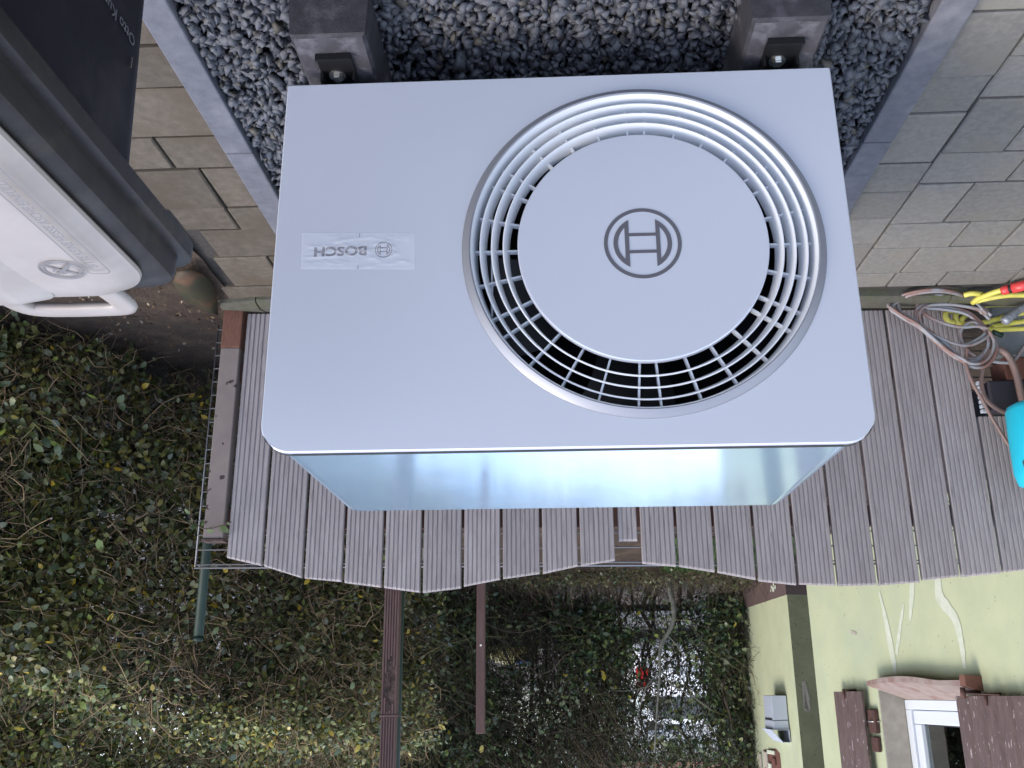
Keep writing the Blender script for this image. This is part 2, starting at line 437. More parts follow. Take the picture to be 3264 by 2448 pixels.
# ---- paving -------------------------------------------------------
pav = sheet('pavement', [-3.6, -.86], [-1.9, 1.6], lambda x, y: -.016, M['joint'])
pav2 = sheet('pavement', [.84, 1.9], [-1.9, 1.6], lambda x, y: -.016, M['joint'])
sheet('pavement_front', [-.86, .84], [-1.9, -.46], lambda x, y: -.016, M['joint'])
sheet('pavement_back', [-.86, .84], [1.2, 1.6], lambda x, y: -.016, M['joint'])
def paver(x0, y0, x1, y1, parent, material, g=.0034):
    x0 += g; y0 += g; x1 -= g; y1 -= g
    j = lambda: rng.uniform(-.0012, .0012)
    dz = rng.uniform(-.0025, .0018); c = .0045
    tx, ty = rng.uniform(-.002, .002, 2)
    def zz(x, y): return dz+tx*(x-x0)/(x1-x0)+ty*(y-y0)/(y1-y0)
    o = [(x0+j(), y0+j()), (x1+j(), y0+j()), (x1+j(), y1+j()), (x0+j(), y1+j())]
    i = [(x0+c, y0+c), (x1-c, y0+c), (x1-c, y1-c), (x0+c, y1-c)]
    v = [(x, y, -.05) for x, y in o]+[(x, y, zz(x, y)-.0035) for x, y in o]+[(x, y, zz(x, y)) for x, y in i]
    f = [(8, 9, 10, 11)]
    for k in range(4):
        l = (k+1) % 4
        f += [(k, l, 4+l, 4+k), (4+k, 4+l, 8+l, 8+k)]
    mesh_obj('paver', v, f, material, parent)
ysA = [-.80, -.57, -.42, -.33, -.10, .058, .284, .433, .664, .815, .975, 1.15, 1.375, 1.50]
for a, b in zip(ysA, ysA[1:]): paver(-1.024, a, -.862, b, pav, M['paver'])
rows = [(-.80, -.64, [-1.024, -1.26, -1.42, -1.66, -1.9]), (-.64, -.40, [-1.024, -1.185, -1.42, -1.58, -1.82]), (-.40, -.16, [-1.024, -1.27, -1.43, -1.67, -1.9]), (-.16, .055, [-1.024, -1.185, -1.42, -1.66, -1.82]),
        (.055, .216, [-1.024, -1.26, -1.42, -1.66, -1.9]), (.216, .377, [-1.024, -1.26, -1.5, -1.66, -1.9]), (.377, .618, [-1.024, -1.19, -1.35, -1.59, -1.83]),
        (.618, .78, [-1.024, -1.268, -1.43, -1.67, -1.9]), (.78, 1.02, [-1.024, -1.185, -1.425, -1.58, -1.82]), (1.02, 1.19, [-1.024, -1.27, -1.43, -1.67, -1.9]),
        (1.19, 1.385, [-1.024, -1.18, -1.43, -1.59, -1.83]), (1.385, 1.50, [-1.024, -1.17, -1.345, -1.59, -1.75])]
for a, b, xs in rows:
    xs = xs+[-2.06, -2.30, -2.46, -2.70]
    for p, q in zip(xs, xs[1:]): paver(q, a, p, b, pav, M['paver'])
ysB = [-.80, -.57, -.42, -.25, -.10, .074, .225, .43, .585, .80, .94, 1.13, 1.36, 1.50]
splB = [[.85, 1.09, 1.25, 1.49, 1.65], [.85, 1.01, 1.25, 1.41, 1.65]]*3+[[.85, 1.09, 1.33, 1.49, 1.65]]+[[.85, 1.03, 1.27, 1.43, 1.65], [.85, .965, 1.20, 1.36, 1.60], [.85, .966, 1.14], [.85, 1.10], [.85, .94, 1.125], [.85, .945, 1.18]]
for (a, b), xs in zip(zip(ysB, ysB[1:]), splB):
    for p, q in zip(xs, xs[1:]): paver(p, a, q, b, pav2, M['paver_dirty'], .0042)
for k in range(7):
    x0 = -.86+k*.243
    paver(x0, 1.24, x0+.24, 1.50, bpy.data.objects['pavement_back'], M['paver_dirty'])
    for q in range(3): paver(x0, -1.2+q*.24, x0+.24, -.97+q*.24, bpy.data.objects['pavement_front'], M['paver'])

# kerb stones round the gravel bed
kb = thing('gravel_bed_kerb', 'blue grey concrete kerb framing the dark gravel bed', 'kerb', (0, 0, 0))
for sx, xa, xb in ((-1, -.857, -.782), (1, .776, .848)):
    for y0 in (-.42, .075, 1.075-.505+.0, ):
        pass
    ysk = [-.45, .50, 1.20] if sx < 0 else [-.45, .46, 1.20]
    for a, b in zip(ysk, ysk[1:]):
        MB().box((xa, a+.002, -.12), (xb, b-.002, .034), .004).build('kerb_stone', M['kerb'], kb)
MB().box((-.857, -.525, -.12), (.848, -.452, .034), .004).build('kerb_stone', M['kerb'], kb)
MB().box((-.857, 1.202, -.12), (.848, 1.24, .034), .004).build('kerb_stone', M['kerb'], kb)

# mossy edging stones at the foot of the fence
FY, FM = 1.6308, -0.0458          # fence front plane: y = FY + FM*x
fy = lambda x, o=0: FY+FM*x+o
me_ = thing('mossy_edging', 'low mossy concrete edging stones along the fence foot', 'edging', (0, 1.55, 0))
edges = [1.215, 1.075, .58, .08, -.42, -.92, -1.42, -1.92]
for a, b in zip(edges, edges[1:]):
    x1, x0 = a-.002, b+.002
    e = rng.uniform(-.003, .003)
    ya, yb, yc = -.135, -.075, -.010
    v = []
    ch = .03 if a > 1.2 else 0
    for x, s in ((x0, 0), (x1, ch)):
        v += [(x, fy(x, ya)+s, -.1), (x, fy(x, ya)+s, .014+e), (x, fy(x, ya)+.006+s, .022+e), (x, fy(x, yb), .026+e), (x, fy(x, yc)-s*.8, .010+e), (x, fy(x, yc)-s*.8, -.1)]
    f = [(i, i+1, i+7, i+6) for i in range(5)]+[(0, 1, 2, 3, 4, 5), (6, 7, 8, 9, 10, 11)]
    mesh_obj('edging_stone', v, f, M['moss'], me_)

# ---- gravel -------------------------------------------------------
ph = (1+5**.5)/2
ico = np.array([(-1, ph, 0), (1, ph, 0), (-1, -ph, 0), (1, -ph, 0), (0, -1, ph), (0, 1, ph), (0, -1, -ph), (0, 1, -ph), (ph, 0, -1), (ph, 0, 1), (-ph, 0, -1), (-ph, 0, 1)])/1.9
icf = np.array([(0, 11, 5), (0, 5, 1), (0, 1, 7), (0, 7, 10), (0, 10, 11), (1, 5, 9), (5, 11, 4), (11, 10, 2), (10, 7, 6), (7, 1, 8), (3, 9, 4), (3, 4, 2), (3, 2, 6), (3, 6, 8), (3, 8, 9), (4, 9, 5), (2, 4, 11), (6, 2, 10), (8, 6, 7), (9, 8, 1)])
def rot_mats(n, tilt=1.0):
    q = rng.normal(size=(n, 4)); q /= np.linalg.norm(q, axis=1)[:, None]
    w, x, y, z = q.T
    return np.stack([1-2*(y*y+z*z), 2*(x*y-z*w), 2*(x*z+y*w), 2*(x*y+z*w), 1-2*(x*x+z*z), 2*(y*z-x*w), 2*(x*z-y*w), 2*(y*z+x*w), 1-2*(x*x+y*y)], 1).reshape(n, 3, 3)
def gravel(name, P, size, cols, parent=None):
    n = len(P)
    base = ico[None]+rng.normal(0, .33, (n, 12, 3))
    # clip against random planes for flat broken faces
    for _ in range(3):
        d = rng.normal(size=(n, 3)); d /= np.linalg.norm(d, axis=1)[:, None]
        h = np.einsum('nvk,nk->nv', base, d); lim = rng.uniform(.35, .75, (n, 1))
        over = np.maximum(h-lim, 0); base -= over[:, :, None]*d[:, None, :]
    sc = np.stack([np.ones(n), rng.uniform(.6, 1, n), rng.uniform(.45, .8, n)], 1)
    V = np.einsum('nij,nvj->nvi', rot_mats(n), base*sc[:, None, :])*size[:, None, None]+P[:, None, :]
    F = (icf[None]+np.arange(n)[:, None, None]*12).reshape(-1, 3)
    return fast_mesh(name, V.reshape(-1, 3), F, M['gravel'], np.repeat(cols, 20, 0), parent)
g = .0168
X, Y = np.meshgrid(np.arange(-.775, .775, g), np.arange(-.44, 1.19, g))
P = np.stack([X.ravel(), Y.ravel(), np.zeros(X.size)], 1); P[:, :2] += rng.uniform(-.009, .009, (len(P), 2)); P[:, 2] = rng.uniform(-.004, .010, len(P))
P2 = P[rng.random(len(P)) < .95].copy(); P2[:, :2] += rng.uniform(-.012, .012, P2[:, :2].shape); P2[:, 2] += .011
P = np.concatenate([P, P2]); n = len(P)
size = rng.uniform(.0108, .0172, n)*np.where(rng.random(n) < .12, 1.22, 1)
P[:, 0] = np.clip(P[:, 0], -.768, .762)
base = np.array([.084, .089, .106])[None]*rng.uniform(.78, 1.25, (n, 1))
warm = rng.random(n) < .05; base[warm] = np.array([.085, .078, .066])*rng.uniform(.7, 1.3, (warm.sum(), 1))
gr = gravel('gravel', P, size, base)
tag(gr, 'dark blue grey broken basalt gravel under the heat pump', 'gravel')
sheet('gravel_bed', [-.785, .78], [-.455, 1.205], lambda x, y: -.01, M['gasket'])

# ================================================================== HEAT PUMP
hp = thing('heat_pump', 'large silver outdoor heat pump with round fan grille on black feet', 'heat pump', (0, .29, .165))
FC = Vector((-.157, 0, .546)); FR = .344
def rrect(x0, x1, z0, z1, rt_, rb, n=8):
    p = []
    for cx, cz, r_, a0 in ((x1-rt_, z1-rt_, rt_, 0), (x0+rt_, z1-rt_, rt_, 90), (x0+rb, z0+rb, rb, 180), (x1-rb, z0+rb, rb, 270)):
        for i in range(n+1):
            a = R(a0+90*i/n); p.append((cx+r_*math.cos(a), cz+r_*math.sin(a)))
    return p
def inset_loop(x0, x1, z0, z1, rt_, rb, d): return rrect(x0+d, x1-d, z0+d, z1-d, max(rt_-d, .001), max(rb-d, .001))
def panel():
    L0 = inset_loop(-.55, .55, .165, .941, .054, .006, .0022)
    # star-shaped fill between the fan opening and the outline
    out = []
    for i in range(len(L0)):
        a = Vector(L0[i]); b = Vector(L0[(i+1) % len(L0)])
        k = max(1, int((b-a).length/.02))
        for j in range(k): out.append(a.lerp(b, j/k))
    n = len(out)
    v = []; 
    for p in out:
        d = Vector((p.x-FC.x, p.y-FC.z)).normalized()
        v.append((FC.x+d.x*FR, 0, FC.z+d.y*FR))
    v += [(p.x, 0, p.y) for p in out]
    c = Vector((0, .553))
    o2 = []
    for p in out:
        q = p-c; o2.append((p.x+.0022*math.copysign(1, p.x) if abs(p.x) > .54 else p.x, p.y+(.0022 if p.y > .93 else (-.0022 if p.y < .17 else 0))))
    v += [(a, .0022, b) for a, b in o2]; v += [(a, .013, b) for a, b in o2]
    v += [(a[0], .02, a[2]) for a in v[:n]]
    f = []
    for i in range(n):
        j = (i+1) % n
        f += [(i, j, n+j, n+i), (n+i, n+j, 2*n+j, 2*n+i), (2*n+i, 2*n+j, 3*n+j, 3*n+i), (i, j, 4*n+j, 4*n+i)]
    return mesh_obj('front_panel', v, f, M['silver'], hp)
pn = panel(); auto_smooth(pn, 25)
def extr(name, loop, y0, y1, material, cap0=True, cap1=True, parent=hp):
    m_ = MB(); m_.loft([[(x, y0, z) for x, z in loop], [(x, y1, z) for x, z in loop]], cap0, cap1, False)
    return m_.build(name, material, parent)
extr('gasket', inset_loop(-.5515, .5515, .1635, .9422, .0555, .007, 0), .0105, .0230, M['gasket'], False, False)
hs = MB()
la = inset_loop(-.531, .531, .178, .9405, .046, .006, 0); lb = inset_loop(-.5285, .5285, .180, .939, .046, .006, .002)
hs.loft([[(x, .0225, z) for x, z in la], [(x, .585, z) for x, z in la], [(x, .589, z) for x, z in lb]], False, True, False)
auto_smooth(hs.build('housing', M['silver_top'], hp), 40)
# fan guard
gd = MB().revolve([(.3436, -.0004), (.3420, -.0018), (.3315, -.0100), (.3295, -.0110), (.3275, -.0100), (.3275, .004), (.3435, .004)], FC, n=160).build('fan_guard', M['guard_rim'], hp)
auto_smooth(gd, 50)
iw = MB().revolve([(.3275, -.0090), (.3262, -.0095), (.3240, -.006), (.3160, .031), (.3195, .031), (.3275, .0)], FC, n=160).build('inner_ring', M['guard'], gd)
auto_smooth(iw, 50)
for rr in (.3085, .2865, .2640):
    o = MB().revolve([(rr+.0019, -.0005), (rr+.0012, -.0022), (rr-.0006, -.0026), (rr-.0018, -.0012), (rr-.0105, .0285), (rr-.0080, .0300)], FC, n=160).build('ring', M['guard'], gd)
    auto_smooth(o, 50)
for s6 in range(6):
    for da in (-3.7, 3.7, 17, 30, 43):
        a = R(90+60*s6+da)
        d = Vector((math.cos(a), 0, math.sin(a))); t = Vector((-d.z, 0, d.x)); hw = .0019
        pts = []
        for r_ in (.232, .322):
            for w_ in (-hw, hw):
                for y_ in (.0155, .028): pts.append(FC+d*r_+t*w_+Vector((0, y_, 0)))
        MB().add(pts, [(0, 1, 3, 2), (4, 6, 7, 5), (0, 4, 5, 1), (2, 3, 7, 6), (0, 2, 6, 4), (1, 5, 7, 3)]).build('spoke', M['guard'], gd)
dc = MB()
prof = [(.0001, -.0040), (.2350, -.0040), (.2368, -.0032), (.2374, -.0015), (.2374, .008), (.2350, .010), (.0001, .010)]
dc.revolve(prof, FC, n=160, closed=False)
disc = dc.build('centre_disc', M['silver'], gd); auto_smooth(disc, 12)
# dark throat and fan behind the guard
MB().revolve([(.3270, .032), (.3240, .060), (.3240, .30), (.0001, .30)], FC, n=96, closed=False).build('fan_shroud', M['cavity'], hp)
fan = MB().revolve([(.0001, .10), (.075, .10), (.085, .11), (.085, .20), (.0001, .20)], FC, n=48, closed=False).build('fan', M['fan'], hp)
for k in range(5):
    a0 = 2*PI*k/5; loops = []
    for i in range(9):
        r_ = .08+.225*i/8; a1 = a0+.25*math.sin(i/8*2.2); row = []
        for s_ in (-1, -.5, 0, .5, 1):
            aa = a1+s_*(.42-.012*i); row.append((FC.x+r_*math.cos(aa), .15+s_*.045+.006*(1-s_*s_), FC.z+r_*math.sin(aa)))
        loops.append(row)
    MB().loft(loops, False, False, True, False).build('fan_blade', M['fan'], fan)
MB().tube([(FC.x+.288, .030, FC.z-.13), (FC.x+.288, .030, FC.z+.13)], .0022, 6).build('stay_rod', M['guard'], hp)

def arc(r_, a0, a1, n): return [(r_*math.cos(a0+(a1-a0)*i/n), r_*math.sin(a0+(a1-a0)*i/n)) for i in range(n+1)]
def emblem(cx, cz, y, k, material, parent, th=.0007):
    """ring with an armature inside, radius .0733*k"""
    m_ = MB()
    def poly(loop):
        n = len(loop); v = [(cx+a*k, y, cz+b*k) for a, b in loop]+[(cx+a*k, y-th, cz+b*k) for a, b in loop]
        m_.add(v, [(i, (i+1) % n, n+(i+1) % n, n+i) for i in range(n)])
    def strip(A, B):
        n = len(A); v = []
        for yy in (y-th, y):
            v += [(cx+a*k, yy, cz+b*k) for a, b in A]+[(cx+a*k, yy, cz+b*k) for a, b in B]
        f = [(i, i+1, n+i+1, n+i) for i in range(n-1)]+[(2*n+i, 2*n+i+1, 3*n+i+1, 3*n+i) for i in range(n-1)]
        f += [(i, i+1, 2*n+i+1, 2*n+i) for i in range(n-1)]+[(n+i, n+i+1, 3*n+i+1, 3*n+i) for i in range(n-1)]
        m_.add(v, f)
    strip(arc(.0733, 0, 2*PI, 96), arc(.0661, 0, 2*PI, 96))
    for s_ in (1, -1):
        aO = math.acos(.0254/.0552); aI = math.acos(.0333/.0467)
        A = arc(.0552, -aO, aO, 30); B = arc(.0467, -aI, aI, 30)
        A = [(s_*a, b) for a, b in A]; B = [(s_*a, b) for a, b in B]
        strip(A, B)
        zb = math.sqrt(.0552**2-.0254**2); zi = math.sqrt(.0467**2-.0333**2)
        strip([(s_*.0254, -zb), (s_*.0254, zb)], [(s_*.0333, -zi), (s_*.0333, zi)])
    for s_ in (1, -1):
        strip([(-.0256, s_*.0210), (.0256, s_*.0210)], [(-.0256, s_*.0146), (.0256, s_*.0146)])
    return m_.build('emblem', material, parent)
emblem(FC.x, FC.z, -.0041, 1.0, M['print'], disc)

def fit_text(name, txt, x0, x1, z0, z1, y, material, parent, bold=.02):
    o = text_mesh(name, txt, 1.0, material, parent, (0, 0, 0), (1, 0, 0), (0, 0, 1), 0.0, bold)
    off = world_loc(parent); vs = o.data.vertices
    xs = [v.co.x+off.x for v in vs]; zs = [v.co.z+off.z for v in vs]
    ax, bx, az, bz = min(xs), max(xs), min(zs), max(zs)
    for v in vs:
        v.co = (x0+(v.co.x+off.x-ax)/(bx-ax)*(x1-x0)-off.x, y-off.y, z0+(v.co.z+off.z-az)/(bz-az)*(z1-z0)-off.z)
    return o
# protective film over the maker's name
fl = MB(); nx, nz = 90, 36; v = []
for j in range(nz+1):
    for i in range(nx+1):
        a, b = i/nx, j/nz
        x = .279+a*.2195-.003*b; z = .5095+b*.0775-.0065*a
        w = mn.noise((a*2.6+1.3, b*9, 5.0))+.6*mn.noise((a*5+7, b*16+a*3, 2.0))
        ridge = max(0, 1-abs(w)*5.5)
        e = min(1, min(a, 1-a)*9, min(b, 1-b)*5)
        v.append((x, -.0009-.0032*ridge*e-.0003*mn.noise((a*30, b*20, 1)), z))
f = [(j*(nx+1)+i, j*(nx+1)+i+1, (j+1)*(nx+1)+i+1, (j+1)*(nx+1)+i) for j in range(nz) for i in range(nx)]
film = mesh_obj('protective_film', v, f, M['film'], hp, [True]*len(f)); film['label'] = 'wrinkled clear film over the small maker name'
for a in (0, 1):
    z0 = .5095 if a else .576
    MB().box((.3852, -.0012, .5085 if a else .5755), (.3861, -.0010, .5165 if a else .5845)).build('cut_mark', M['print_small'], film)
fit_text('lettering', 'BOSCH', .3705, .4725, .5345, .5550, -.0002, M['print_small'], pn, .035)
emblem(.3378, .5437, -.0001, .0166/.0733, M['print_small'], pn, .0002)

# feet
def support(xa, xb, zt, label):
    t = thing('support_block', label, 'support block', ((xa+xb)/2, .25, 0), 'rubber blocks carrying the heat pump')
    m_ = MB(); c = .012
    lo = [(xa-.010, -.098), (xb+.010, -.098), (xb+.010, .66), (xa-.010, .66)]
    def ring(dx, dyf, z): return [(xa-dx, -.090-dyf, z), (xb+dx, -.090-dyf, z), (xb+dx, .655+dyf, z), (xa-dx, .655+dyf, z)]
    m_.loft([ring(.012, .010, -.03), ring(.003, .001, zt-.006), ring(-.003, -.005, zt)], True, False, False)
    blk = m_.build('block_body', M['rubber'], t)
    v = []; nn = 14
    top = MB(); xs = lin(xa+.003, xb-.003, 6); ys = lin(-.085, .65, 30)
    top.add([(x, y, zt+.0004+.0012*mn.noise((x*60, y*60, 0))) for y in ys for x in xs], [(j*7+i, j*7+i+1, (j+1)*7+i+1, (j+1)*7+i) for j in range(30) for i in range(6)])
    top.build('scuffed_top', M['rubber_top'], t)
    xm = (xa+xb)/2
    pl = MB(); pl.box((xm-.036, -.034, zt+.0020), (xm+.036, .30, zt+.0065)); pl.box((xm-.036, -.040, zt+.0020), (xm+.036, -.034, zt+.016)); pl.box((xm-.036, .010, zt+.0065), (xm-.031, .30, zt+.03)); pl.box((xm+.031, .010, zt+.0065), (xm+.036, .30, zt+.03))
    plate = pl.build('mounting_plate', M['black_metal'], t)
    bt = MB().revolve([(.0001, 0), (.0175, 0), (.0175, .0022), (.0001, .0022)], (xm+.004, .026, zt+.0065), 'Z', 24, False, False)
    bt.revolve([(.0001, .0022), (.0115, .0022), (.0115, .0095), (.0105, .0105), (.0001, .0095)], (xm+.004, .026, zt+.0065), 'Z', 6, False, False)
    bt.build('bolt', M['bolt'], plate)
    return t
support(-.530, -.386, .120, 'black rubber block under the fan end of the heat pump, white scuff on its edge')
support(.378, .522, .120, 'black rubber block under the plain end of the heat pump, nearer the bin')

# ================================================================== FENCE
topz_pts = [(1.30, .88), (1.144, .909), (1.012, .94), (.87, .984), (.736, .996), (.602, 1.014), (.471, 1.032), (.335, 1.016), (.205, .992), (.071, .974), (-.059, .947), (-.187, .928), (-.235, .926),
            (-.273, .937), (-.399, .949), (-.527, .970), (-.672, .999), (-.796, 1.013), (-.921, 1.019), (-1.079, 1.015), (-1.238, 1.004), (-1.398, .988), (-1.576, .972), (-1.70, .94), (-1.85, .90), (-2.2, .90)]
tx_ = np.array([p[0] for p in topz_pts])[::-1]; tz_ = np.array([p[1] for p in topz_pts])[::-1]
topz = lambda x: float(np.interp(x, tx_, tz_))
fence = thing('board_fence', 'weathered grey fence of upright ridged boards with a wavy top edge', 'fence', (-.2, 1.64, 0))
def board(x1, x0, z0=.012, zt=None, off=0.0):
    w = x1-x0; nr = max(3, int(round(w/.0163))); prof = []
    xs = []
    for k in range(nr):
        a = x0+w*k/nr; p = w/nr
        if k > 0: xs += [(a, .0034), (a+p*.14, .0034), (a+p*.26, 0.0)]
        else: xs += [(a+.0005, .004), (a+.003, 0)]
        xs += [(a+p*.86, 0.0)]
        xs += [(a+p*.98, .0034)] if k < nr-1 else [(a+p*.93, .001), (a+p, .005)]
    lean = rng.uniform(-.0015, .0015); dz = rng.uniform(-.003, .003)
    th = .021
    front = []; n = len(xs)
    def lvl(z): return [(x, fy(x, d+off)+lean, z(x) if callable(z) else z) for x, d in xs]
    T = (lambda x: topz(x)+dz) if zt is None else (lambda x: zt)
    jag = [rng.uniform(-.0022, .0010) for _ in xs]
    v = lvl(z0)+[(x, y, z-.004+jag[i]) for i, (x, y, z) in enumerate(lvl(T))]+[(x, y+.004, z+jag[i]*.3) for i, (x, y, z) in enumerate(lvl(T))]
    b0 = len(v)
    v += [(x0, fy(x0, th+off)+lean, z0), (x1, fy(x1, th+off)+lean, z0), (x1, fy(x1, th+off)+lean, T(x1)), (x0, fy(x0, th+off)+lean, T(x0))]
    f = [(i, i+1, n+i+1, n+i) for i in range(n-1)]+[(n+i, n+i+1, 2*n+i+1, 2*n+i) for i in range(n-1)]
    f += [(b0, b0+3, b0+2, b0+1), tuple(range(2*n, 3*n))+(b0+2, b0+3), (0, n, 2*n, b0+3, b0), (n-1, b0+1, b0+2, 3*n-1, 2*n-1), tuple(range(n))+(b0+1, b0)]
    return mesh_obj('board', v, f, M['board'], fence)
G = .0048
e1 = [1.150, 1.0208, .880, .744, .608, .476, .337, .204, .068, -.0626, -.190]
for a, b in zip(e1, e1[1:]): board(a-G, b+G)
board(-.201, -.266, zt=.860, off=.012)
e2 = [-.2735, -.399, -.5296, -.6669, -.804, -.936, -1.076, -1.224, -1.361, -1.505, -1.65, -1.79, -1.93]
for k, (a, b) in enumerate(zip(e2, e2[1:])): board(a-G, b+G, z0=.012 if b > -1.52 else .425)
for z in (.20, .74):
    MB().add([(x, fy(x, y), zz) for zz in (z, z+.07) for x, y in ((1.23, .026), (-.20, .026), (-.20, .062), (1.23, .062))], [(0, 1, 2, 3), (4, 5, 6, 7), (0, 1, 5, 4), (1, 2, 6, 5), (2, 3, 7, 6), (3, 0, 4, 7)]).build('rail', M['rust'], fence)
    MB().add([(x, fy(x, y), zz) for zz in (z, z+.07) for x, y in ((-.27, .026), (-1.48 if z < .3 else -1.93, .026), (-1.48 if z < .3 else -1.93, .062), (-.27, .062))], [(0, 1, 2, 3), (4, 5, 6, 7), (0, 1, 5, 4), (1, 2, 6, 5), (2, 3, 7, 6), (3, 0, 4, 7)]).build('rail', M['rust'], fence)
# end post: grey paint with the bare red-brown foot, notched cap
def pbox(name, x0, x1, o0, o1, z0, z1, material, parent, c=.002, label=None):
    m_ = MB().box((x0, o0, z0), (x1, o1, z1), c)
    m_.xform(lambda v: Vector((v.x, fy(v.x, v.y), v.z)))
    return m_.build(name, material, parent, label)
pst = pbox('post', 1.160, 1.229, -.012, .040, .150, .846, M['post'], fence, .003)
pbox('post_foot', 1.159, 1.230, -.013, .041, -.02, .149, M['rust'], pst, .003, 'bare red brown foot of the painted end post')
pbox('post_cap', 1.156, 1.233, -.016, .036, .848, .858, M['rot'], pst, .002)

# wire mesh panel behind the boards
wm = thing('wire_mesh_fence', 'galvanised welded wire mesh fence standing just behind the grey boards', 'wire fence', (0, 1.72, 0))
def wire(name, pts, r, par=wm):
    MB().tube([(x, fy(x, o), z) for x, o, z in pts], r, 5).build(name, M['wire'], par)
WO = .088
for k in range(18):
    wire('horizontal_wire', [(1.284, WO, .04+.052*k), (-1.95, WO, .04+.052*k)], .0026)
wire('horizontal_wire', [(1.286, WO, .935), (-1.95, WO, .935)], .0038)
for k in range(17):
    x = 1.285-.2*k
    wire('vertical_wire', [(x, WO+.006, .02), (x, WO+.006, .935)], .0034 if k == 0 else .0026)
def post(x, o, r, z1, mat_, label, group=None, name='steel_post'):
    m_ = MB().tube([(x, fy(x, o), -.05), (x, fy(x, o), z1)], r, 16)
    m_.tube([(x, fy(x, o), z1-.002), (x, fy(x, o), z1+.012)], [r*1.12, r*.9], 16)
    ob = m_.build(name, mat_, None); tag(ob, label, 'fence post', group); return ob
post(1.262, .125, .0170, 1.17, M['green_post'], 'green round steel post beside the open end of the board fence')
post(.585, .215, .0195, 1.78, M['green_post'], 'green steel post half hidden behind the grooved brown post')

# grooved brown post with the rotted split
gp = thing('grooved_post', 'tall red brown grooved wooden post with a rotted split hole', 'wooden post', (.594, fy(.594, .14), 0))
x0, x1, o0, o1 = .5665, .6215, .118, .168
pbox('post_core', x0+.001, x1-.001, o0+.005, o1, -.05, 1.427, M['brown_post'], gp, .002)
pbox('post_core', x0+.003, x1-.003, o0+.006, o1, 1.431, 2.1, M['brown_post'], gp, .002)
nr = 6; p = (x1-x0)/nr
for k in range(nr):
    a, b = x0+p*k+.0012, x0+p*(k+1)-.0012
    hole = {1: (1.27, 1.39), 2: (1.235, 1.41), 3: (1.245, 1.415), 4: (1.29, 1.37)}.get(k)
    segs = [(-.05, 1.426)] if not hole else [(-.05, hole[0]), (hole[1], 1.426)]
    for z0, z1 in segs: pbox('rib', a, b, o0, o0+.006, z0, z1, M['brown_post'], gp, .001)
    pbox('rib', a+.001, b-.001, o0+.002, o0+.008, 1.434, 2.1, M['brown_post'], gp, .001)
rm = MB()
for k in range(26):
    zc = rng.uniform(1.25, 1.40); xc = rng.uniform(.578, .610); l = rng.uniform(.012, .035)
    rm.add([(xc-.003, fy(xc, o0+.0055), zc-l/2), (xc+.002, fy(xc, o0+.001), zc-l/3), (xc+.004, fy(xc, o0+.0055), zc+l/2), (xc, fy(xc, o0+.0035), zc+l/2)], [(0, 1, 3), (1, 2, 3), (0, 3, 2), (0, 2, 1)])
o = rm.build('rotted_wood', M['rot'], gp); o['kind'] = 'stuff'
MB().box((.5745, fy(.59, o0+.0035), 1.238), (.6105, fy(.59, o0+.0048), 1.412)).build('hole_bottom', M['rot'], gp)  # rotten wood, its dark colour also painting in the cavity's shade
pbox('joint_band', x0-.003, x1+.003, o0-.002, o1, 1.4265, 1.4335, M['brown_post'], gp, .0005)
ob = MB().box((.3245, fy(.34, .90)-.018, 0), (.3610, fy(.34, .90)+.018, 1.52), .002).build('square_post', M['brown_post'], None)
tag(ob, 'plain slim red brown square post ending below the top of the hedge', 'wooden post')
ob = MB().box((.338, fy(.34, .90)-.0195, 1.164), (.346, fy(.34, .90)-.0175, 1.172)).build('screw_head', M['bolt'], ob)

# ================================================================== HEDGES
GREENS = np.array([(.045, .070, .026), (.062, .090, .034), (.040, .062, .034), (.085, .108, .034), (.110, .118, .036)])
def leaf_verts(n, P, S, dirs, nrm):
    """6-vertex leaf, folded along the midrib"""
    d = dirs/np.linalg.norm(dirs, axis=1)[:, None]
    w = np.cross(nrm, d); w /= np.linalg.norm(w, axis=1)[:, None]+1e-9
    u = np.cross(d, w)
    L = np.array([(0, 0, 0), (-.27, .32, .07), (.27, .32, .07), (-.24, .68, .03), (.24, .68, .03), (0, 1, -.06)])
    return P[:, None, :]+S[:, None, None]*(L[None, :, 0, None]*w[:, None, :]+L[None, :, 1, None]*d[:, None, :]+L[None, :, 2, None]*u[:, None, :])
LF = np.array([(0, 2, 1), (1, 2, 4), (1, 4, 3), (3, 4, 5)])
def rand_leaves(n, size, up=.3, out=(0, -1, 0)):
    d = rng.normal(size=(n, 3))+np.array([0, -.5, up]); nr_ = rng.normal(size=(n, 3))*.8+np.array(out)*.5+np.array([0, 0, .8])
    return d, nr_, rng.uniform(size[0], size[1], n)
def leaf_colors(n, yellow=.02, lum=1.0, blue=0.0):
    c = GREENS[rng.integers(0, len(GREENS), n)]*rng.uniform(.6, 1.45, (n, 1))*lum
    y = rng.random(n) < yellow; c[y] = np.array([.40, .34, .045])*rng.uniform(.5, 1.1, (y.sum(), 1))
    y = rng.random(n) < yellow*.8; c[y] = np.array([.15, .22, .04])*rng.uniform(.7, 1.2, (y.sum(), 1))
    if blue: c = c*np.array([1-blue*.5, 1, 1+blue])[None]
    return c
def leaves_mesh(name, P, size, parent, material, cols, up=.3):
    n = len(P); d, nn_, S = rand_leaves(n, size, up)
    V = leaf_verts(n, P, S, d, nn_)
    F = (LF[None]+np.arange(n)[:, None, None]*6).reshape(-1, 3)
    return fast_mesh(name, V.reshape(-1, 3), F, material, np.repeat(cols, 4, 0), parent)
